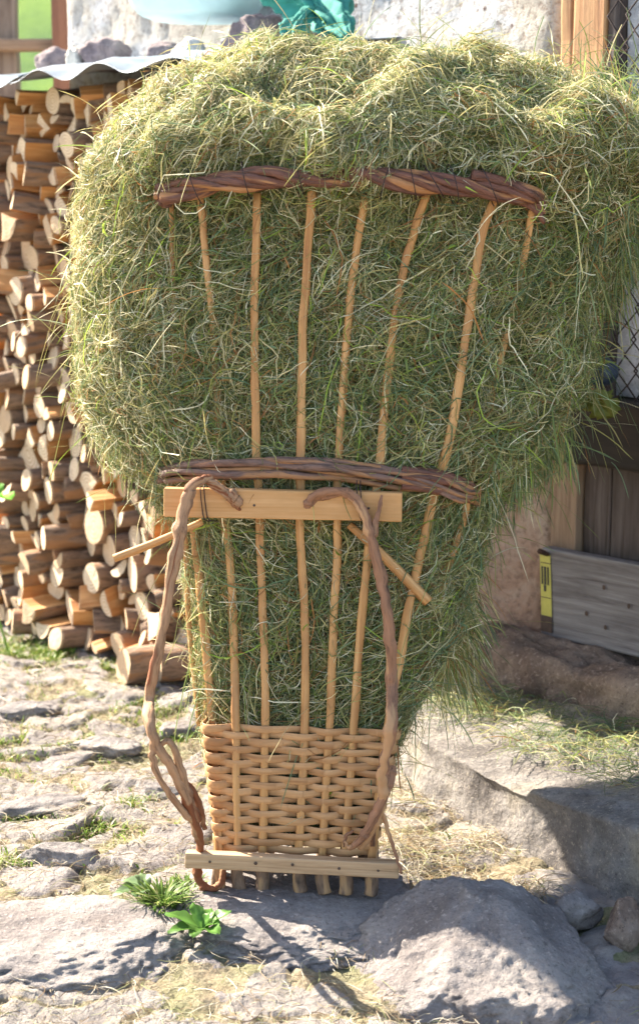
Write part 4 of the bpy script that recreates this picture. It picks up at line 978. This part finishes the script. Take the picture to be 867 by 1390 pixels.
# stave x-positions (photo px) at weave top and at feet
top_px = [289, 320, 359, 413, 447, 479, 524]; foot_px = [297, 322, 356, 405, 437, 469, 505]
front_s = [(wfront(a, 992)[0], wfront(b_, 1165)[0]) for a, b_ in zip(top_px, foot_px)]
wv = MB(); rows = 18
def arc_of_x(pts, l, x):
    x = min(x, pts[9][0] - .012) if False else x   # arc position on the front run where X = x
    n = len(pts); best = None
    for i in range(n - 1):
        if pts[i][1] < .12 and pts[i + 1][0] > pts[i][0] - 1e-9:
            if pts[i][0] <= x <= pts[i + 1][0]: 
                return l[i] + (l[i + 1] - l[i]) * (x - pts[i][0]) / (pts[i + 1][0] - pts[i][0] + 1e-9)
    return None
side_knots = None
for r_ in range(rows):
    z = ZB + (ZT - ZB) * (r_ + .5) / rows; pts, l = loop(z); t = (z - ZB) / (ZT - ZB)
    xmax = wlim(z)[1] - .0245; ks = sorted([arc_of_x(pts, l, min(b_ + (a - b_) * t, xmax)) or l[0] for a, b_ in front_s])
    # remaining knots round the corners, sides and back
    fl, fr = ks[0], ks[-1]; tot = l[-1]; rest = tot - (fr - fl); m = 14
    allk = ks + [fr + rest * (k + 1) / m for k in range(m - 1)]
    if len(allk) % 2: allk = allk[:-1]
    sgn = np.array([(1 if (i + r_) % 2 else -1) for i in range(len(allk))])
    A = np.array(allk); Ae = np.concatenate([A - tot, A, A + tot]); Se = np.concatenate([sgn, sgn, sgn])
    M_ = 360; u = np.linspace(0, tot, M_, endpoint=False); phs = np.interp(u, Ae, np.arange(len(Ae))); i0 = np.floor(phs).astype(int); f = phs - i0
    w_ = np.array([Se[i] * (1 - (3 * q * q - 2 * q ** 3)) + Se[i + 1] * (3 * q * q - 2 * q ** 3) for i, q in zip(i0, f)])
    x = np.interp(u, l, pts[:, 0]); y = np.interp(u, l, pts[:, 1]); tx = np.gradient(x); ty = np.gradient(y); tl = np.hypot(tx, ty); nx_, ny_ = ty / tl, -tx / tl
    hh = .0084 + .0010 * rg.random(); th_ = .0013; zj = rg.normal() * .001; sd = rg.random() * 90
    prof = [(-th_, -hh * .88), (0, -hh), (th_, -hh * .88), (th_ * 1.15, 0), (th_, hh * .88), (0, hh), (-th_, hh * .88), (-th_ * 1.15, 0)]
    V = []; Gg = []
    for i in range(M_):
        o_ = w_[i] * .0072; zz = z + zj + .0022 * nz(u[i] * 6 + sd, 0, r_) + .0015 * nz(u[i] * 22, sd, 1); hs = 1 + .28 * nz(u[i] * 9, sd, 4)
        for a, c in prof: V.append((x[i] + nx_[i] * (o_ + a), y[i] + ny_[i] * (o_ + a), zz + c * hs)); Gg.append((a + r_ * .37 + 3.7 * math.sin(7.3 * int((u[i] + sd) / .12) + r_ * 1.7), c, u[i] + sd))
    n = len(prof); F = [(i * n + k, ((i + 1) % M_) * n + k, ((i + 1) % M_) * n + (k + 1) % n, i * n + (k + 1) % n) for i in range(M_) for k in range(n)]
    wv.add(V, F, Gg)
bpart(wv, 'woven_wall', M['weave'])
# staves: (pixels, r) front ones traced; they run foot -> through weave -> up over the hay
def stave(path, rad, name='stave', mat=M['stave'], foot=None, flat=.62):
    mb = MB(); P = catmull(path, 8); j = np.array([[.002 * nz(i * .25, 1, rad * 999 + path[0][0] * 50), 0, 0] for i in range(len(P))]); tube(mb, P + j, [rad * .95, rad, rad * 1.03, rad * .95], 10, flat, .20)
    s = bpart(mb, name, mat)
    if foot is not None:
        m2 = MB(); P2 = catmull(foot[0], 6); tube(m2, P2, foot[1], 12, .9, .22); f_ = mk('stave_foot', np.array(m2.v) - BO, m2.f, M['foot'], s, m2.m, True, {'grain': np.array(m2.g)})
    return s
low = [[(289, 985), (282, 900), (268, 760), (262, 705), (258, 660)], [(320, 990), (318, 900), (315, 800), (306, 705), (300, 640)], [(360, 990), (358, 860), (354, 760), (352, 700), (349, 640), (346, 520), (346, 400), (349, 262)],
       [(413, 1000), (414, 860), (409, 760), (407, 700), (408, 640), (410, 480), (416, 370), (424, 250)], [(447, 990), (452, 860), (457, 760), (458, 700), (460, 620), (472, 440), (482, 350), (496, 258)],
       [(479, 1000), (489, 860), (500, 740), (506, 690), (514, 640), (523, 540), (541, 400), (560, 320), (579, 262)], [(524, 1000), (541, 900), (556, 820), (575, 735), (590, 665), (604, 620), (621, 530), (640, 400), (656, 310), (672, 268)]]
offs = [.012, .010, .010, .014, .010, .015, .016]
for i, pp in enumerate(low):
    pts = []
    X1, X0 = front_s[i]
    fx, fy = foot_px[i], 1205
    f0 = wfront(foot_px[i], 1165); bt = np.array([f0[0], f0[1] + .002, -.0])
    pts = [np.array([f0[0], f0[1] + .004, .05]), np.array([X0, f0[1], .12])]
    for (px, py) in pp:
        q = wfront(px, py) if py > 985 else front(px, py, offs[i]); pts.append(q)
    foot = ([(f0[0], f0[1] + .004, .105), (f0[0], f0[1] + .002, .05), (f0[0] + rg.normal() * .003, f0[1], .022)], [.013, .0155, .0165])
    stave(pts, [.0105, .0098, .0095, .0100, .0095, .0098, .0105][i], foot=foot)
stave([front(271, 258, .012), front(277, 320, .012), front(284, 390, .006), front(290, 450, -.004), front(296, 560, -.016), front(300, 660, -.004)], .0085)
stave([front(723, 282, .02), front(716, 320, .006), front(700, 400, -.012), front(660, 560, -.014), front(636, 660, .016), front(629, 700, .018), front(600, 800, -.008), front(560, 960, -.01)], .0085)
stave([front(232, 262, -.002), front(236, 400, -.014), front(240, 560, -.014), front(250, 690, .004), front(258, 860, .006), front(271, 985, .000)], .0065)
# side and back staves
for k in range(11):
    a = -.25 + (math.pi + .5) * k / 10
    pts = []
    for z in (.04, .12, .41, .8, 1.05, 1.35, 1.62):
        if z < .5: L, Rr, F_, B_ = wlim(min(max(z, ZB), ZT)); c = ((L + Rr) / 2, (F_ + B_) / 2); e = ((Rr - L) / 2, (B_ - F_) / 2)
        else:
            L, Rr, F_, B_ = Trow(z); c = ((L + Rr) / 2, (F_ + B_) / 2); e = ((Rr - L) / 2 * .78, (B_ - F_) / 2 * .8)
        pts.append(np.array([c[0] + e[0] * math.cos(a), c[1] + e[1] * math.sin(a), z]))
    stave(pts, .009, foot=([tuple(pts[1]), tuple(pts[0] + (0, 0, .045)), (pts[0][0], pts[0][1], .020)], [.012, .0145, .015]) )
# bundled hoops
def hoop(ctrl, n, r0, rs, twist, mat, name, seed, jit=.003, label=None, grow=None):
    P = catmull(ctrl + [ctrl[0]], 14); L = np.concatenate([[0], np.cumsum(np.linalg.norm(np.diff(P, axis=0), axis=1))]); T_, N_, B_ = frames(P); rr = np.random.default_rng(seed); mb = MB()
    for k in range(n):
        ph = 2 * math.pi * k / n + rr.normal() * .2; ro = r0 * (0.25 if k == n - 1 and n > 4 else 1) * rr.uniform(.85, 1.12); Q = []
        for i in range(len(P)):
            a = ph + L[i] * twist; w1 = 1 + .25 * nz(L[i] * 5, k * 3.1, seed)
            Q.append(P[i] + N_[i] * math.cos(a) * ro * w1 * .8 + B_[i] * math.sin(a) * ro * w1 + np.array([nz(L[i] * 8, k, 1), nz(L[i] * 8, k, 2), nz(L[i] * 8, k, 3)]) * jit)
        tube(mb, np.array(Q), [rs * rr.uniform(.8, 1.2) for _ in range(9)], 10, 1, .26)
    return bpart(mb, name, mat, label=label)
rimf = [front(x, y, .042) for x, y in ((222, 264), (262, 255), (310, 248), (360, 241), (415, 238), (470, 238), (530, 244), (590, 249), (640, 252), (685, 258), (722, 268))]
zr = rimf[-1][2]
rimc = rimf + [np.array(q) for q in ((.54, .42, zr), (.48, .70, zr + .02), (.2, .86, zr + .03), (-.10, .82, zr + .03), (-.30, .64, zr + .01), (-.36, .40, zr))]
hoop(rimc, 6, .0175, .0102, 17, M['rim'], 'rim', 3, .003)
midf = [front(x, y, .026) for x, y in ((226, 645), (262, 640), (310, 638), (370, 635), (430, 636), (490, 641), (545, 648), (595, 656), (632, 668))]
zm = midf[-1][2]
midc = midf + [np.array(q) for q in ((.40, .38, zm), (.34, .62, zm + .02), (.05, .74, zm + .03), (-.25, .62, zm + .02), (-.37, .36, zm))]
hoop(midc, 8, .0190, .0076, 3.5, M['ring'], 'middle_hoop', 8, .010)
# loose extra rods along the right end of the middle hoop
mb = MB()
for k in range(4):
    tube(mb, catmull([front(x, y + (k - 1.5) * 7, .03 + .006 * (k % 2)) + np.array([0, 0, .004 * nz(x * .1, k, 3)]) for x, y in ((545, 648), (580, 652), (615, 660), (640, 670), (648, 684 - k * 3))], 6), [.010, .011, .009, .007], 8, 1, .3)
bpart(mb, 'hoop_end', M['rim'])
# rim end stub right
mb = MB()
for k in range(3): tube(mb, catmull([front(x, y + (k - 1) * 9, .035) for x, y in ((640, 246), (690, 258), (722, 272), (738, 286 + k * 4))], 6), [.013, .012, .010, .005], 8, 1, .3)
bpart(mb, 'rim_end', M['rim'])
# wire windings round the rim
def ring_wire(mb, p, ax, rad=.034, turns=1):
    ax = np.array(ax) / np.linalg.norm(ax); u = np.cross(ax, (0, -1., 0)); u /= np.linalg.norm(u); v = np.cross(ax, u)
    tube(mb, np.array([p + u * math.cos(a) * rad + v * math.sin(a) * rad * .9 + ax * .01 * a / 6.28 for a in np.linspace(0, 6.6 * turns, 26)]), .0013, 5)
for x in (262, 330, 400, 520, 555, 585, 610, 660):
    mb = MB()
    i = int(np.argmin([abs((433.5 + q[0] / (q[1] + 3.5) * FPX / math.cos(PITCH)) - x) for q in rimf])); p = np.array([np.interp(x, [222, 262, 310, 360, 415, 470, 530, 590, 640, 685, 722], [q[k] for q in rimf]) for k in range(3)])
    ring_wire(mb, p, (1, rg.normal() * .1, rg.normal() * .3 + .2), .043)
    bpart(mb, 'rim_wire', M['wire'])
# crossbars
def bar(c0, c1, h, th, mat, name, sub=14, seed=0, jit=.0012):
    mb = MB(); a = np.array(c0); ax = np.array(c1) - a; up = np.array([0, .05, 1.]); up -= ax * (up @ ax) / (ax @ ax); up = up / np.linalg.norm(up) * h; ay = np.cross(up, ax); ay = ay / np.linalg.norm(ay) * th
    if ay[1] < 0: ay = -ay
    rbox(mb, a - up / 2, ax, ay, up, .0025, (sub, 1, 3), jit, 0, seed); return bpart(mb, name, mat, smooth=False)
def pfix(px, py, Y): return atY(px, py, Y)
yb = float(front(380, 690, .0)[1]); YT = yb - .055
tbar = bar(pfix(222, 682, YT + .005), pfix(545, 689, YT - .035), .066, .030, M['plank'], 'crossbar', 14, 2)
bfy = float(wfront(400, 1170)[1]); YB = bfy - .048
bbar = bar(pfix(251, 1168.5, YB + .010), pfix(541, 1183, YB - .025), .036, .030, M['plankold'], 'crossbar', 14, 5, .002)
# nails, holes
def disc(px, py, Y, r, mat, name, parent):
    c = atY(px, py, Y); mb = MB(); n = 12
    V = [c + (0, -.0012, 0)] + [c + (math.cos(a) * r, 0, math.sin(a) * r) for a in np.linspace(0, 2 * math.pi, n, endpoint=False)]; mb.add(V, [(0, 1 + (i + 1) % n, 1 + i) for i in range(n)])
    return mk(name, np.array(mb.v) - BO, mb.f, mat, parent, None, True, {'grain': np.array(mb.g)})
for x, y, r in ((285, 1170, .0032), (347, 1172, .0042), (397, 1174, .0036), (460, 1179, .0034), (513, 1182, .003)):
    t = (x - 251) / 290; disc(x, y, YB + .010 - .035 * t - .0016, r, M['iron'], 'nail', bbar)
for x, y, r in ((345, 686, .003), (500, 690, .003)):
    t = (x - 222) / 323; disc(x, y, YT + .005 - .04 * t - .0016, r, M['iron'], 'nail', tbar)
# branch knots plugged in the crossbar holes (root ends of the straps)
def plug(pts, rads, name, parent, mat, Y):
    mb = MB(); tube(mb, catmull([atY(x, y, Y + dy) for x, y, dy in pts], 8), rads, 12, .75, .3); return mk(name, np.array(mb.v) - BO, mb.f, mat, parent, mb.m, True, {'grain': np.array(mb.g)})
def branch(mb, pts, rads, bump_=.34, sides=12, Yb=0.):
    P = catmull([atY(x, y, Yv) for x, y, Yv in pts], 10); rr_ = np.interp(np.linspace(0, 1, len(P)), np.linspace(0, 1, len(rads)), rads) * .84
    for _ in range(max(1, len(P) // 18)):
        c0 = rg.integers(2, max(3, len(P) - 2)); rr_ = rr_ * (1 + rg.uniform(.15, .4) * np.exp(-((np.arange(len(P)) - c0) / 1.3) ** 2))
    P = P + np.array([[.0035 * nz(i * .35, pts[0][0], 1), 0, .002 * nz(i * .35, pts[0][0], 2)] for i in range(len(P))])
    tube(mb, P, rr_, sides, .95, bump_)
# left strap
yT = YT - .02; mb = MB()
branch(mb, [(286, 648, yT + .006), (274, 652, yT - .006), (260, 661, yT - .016), (252, 685, yT - .022), (243, 730, yT - .04), (231, 790, yT - .06), (222, 850, yT - .07), (210, 905, yT - .08), (203, 950, yT - .08), (204, 985, YB - .085), (214, 1015, YB - .085), (233, 1042, YB - .075), (250, 1075, YB - .06), (262, 1110, YB - .035), (270, 1135, YB - .005), (272, 1160, YB + .045), (268, 1185, YB + .052), (274, 1200, YB + .045), (288, 1207, YB + .038), (300, 1198, YB + .036), (303, 1180, YB + .045)],
       [.0085, .0150, .0155, .0150, .0140, .0135, .0145, .0140, .0135, .0125, .0125, .0115, .0095, .0085, .0085])
branch(mb, [(210, 1000, YB - .084), (207, 1018, YB - .09), (212, 1045, YB - .09), (226, 1072, YB - .08), (245, 1098, YB - .06), (262, 1115, YB - .035)], [.008, .0085, .009, .009, .0085])
branch(mb, [(217, 1012, YB - .08), (228, 1006, YB - .082), (237, 1018, YB - .08), (247, 1048, YB - .07), (256, 1080, YB - .05), (268, 1115, YB - .03)], [.007, .0085, .010, .0105, .0095])
branch(mb, [(252, 1062, YB - .05), (262, 1075, YB - .04), (272, 1100, YB - .02), (278, 1125, YB - .01)], [.006, .010, .010, .006])
for k in range(6): branch(mb, [(276 + k * 2, 652 + k * 2, yT + .0), (292 + k * 3, 655 + k * 3.5, yT - .004), (308 + k * 2, 668 + k * 3, yT + .002), (318 + k * 1.5, 682 + k * 2, yT + .012)], [.003, .006, .0065, .004], .4, 8)
branch(mb, [(300, 664, yT + .008), (316, 676, yT + .006), (325, 685, yT + .013)], [.010, .0165, .015], .3, 12)
ls = bpart(mb, 'shoulder_strap', M['bow'], label='bent branch shoulder strap on the left with a forked lower end')
# right strap
mb = MB()
branch(mb, [(418, 688, yT + .012), (424, 676, yT + .0), (440, 668, yT - .012), (468, 668, yT - .018), (484, 680, yT - .022), (497, 705, yT - .03), (508, 745, yT - .045), (517, 785, yT - .055), (525, 830, yT - .065), (530, 880, yT - .07), (531, 930, yT - .07), (530, 980, YB - .075), (526, 1015, YB - .075), (519, 1050, YB - .06), (519, 1080, YB - .045), (512, 1110, YB - .03), (500, 1135, YB - .012), (488, 1152, YB - .004)],
       [.015, .0135, .0115, .0125, .0135, .0145, .0140, .0145, .0150, .0145, .0135, .0125, .0115, .0105, .008])
branch(mb, [(506, 727, yT - .04), (512, 700, yT - .03), (518, 672, yT - .025)], [.010, .0075, .003])
branch(mb, [(532, 1040, YB - .01), (528, 1062, YB - .03), (520, 1085, YB - .045), (508, 1108, YB - .04), (497, 1128, YB - .03), (486, 1142, YB - .02), (474, 1150, YB - .012), (468, 1142, YB - .01)], [.011, .012, .012, .0115, .0105, .008, .004])
branch(mb, [(518, 1100, YB - .02), (526, 1128, YB - .025), (536, 1158, YB - .03), (545, 1186, YB - .035)], [.006, .0055, .0045, .003])
branch(mb, [(512, 1095, YB), (507, 1125, YB + .008), (503, 1160, YB + .045), (497, 1190, YB + .05)], [.006, .007, .0065, .005])
branch(mb, [(480, 1128, YB - .005), (470, 1134, YB - .01), (466, 1150, YB - .006)], [.003, .005, .002])
for k in range(5): branch(mb, [(414 + k * 4, 694 - k * 2, yT + .012), (417 + k * 4, 682 - k * 1.5, yT + .000), (430 + k * 4, 671 + k, yT - .006), (452 + k * 4, 668 + k * .5, yT - .012)], [.004, .0065, .006, .003], .4, 8)
rs_ = bpart(mb, 'shoulder_strap', M['bowr'], label='bent branch shoulder strap on the right running down to the woven bottom')
# pegs
mb = MB(); tube(mb, catmull([atY(155, 758, yb - .05), atY(200, 741, yb - .045), atY(240, 724, yb - .038), atY(275, 708, yb - .03)], 6), [.0095, .0095, .0085, .008], 8, .8, .06); bpart(mb, 'peg', M['stave'])
mb = MB(); tube(mb, catmull([atY(474, 712, yb - .035), atY(510, 745, yb - .045), atY(548, 783, yb - .055), atY(581, 817, yb - .06)], 6), [.009, .0115, .0125, .0125], 8, .8, .06); bpart(mb, 'peg', M['stave'])
# wire loops on the top crossbar
for x0, YY in ((272, YT), (484, YT - .028)):
    mb = MB()
    for dx in (0, 5): tube(mb, catmull([atY(x0 + dx, 652, YY + .02), atY(x0 + dx, 664, YY - .004), atY(x0 + 2 + dx, 685, YY - .005), atY(x0 + 6 + dx, 705, YY - .004), atY(x0 + 18 + dx, 707, YY + .02)], 5), .0014, 6)
    bpart(mb, 'wire_loop', M['wire'], parent=bk)
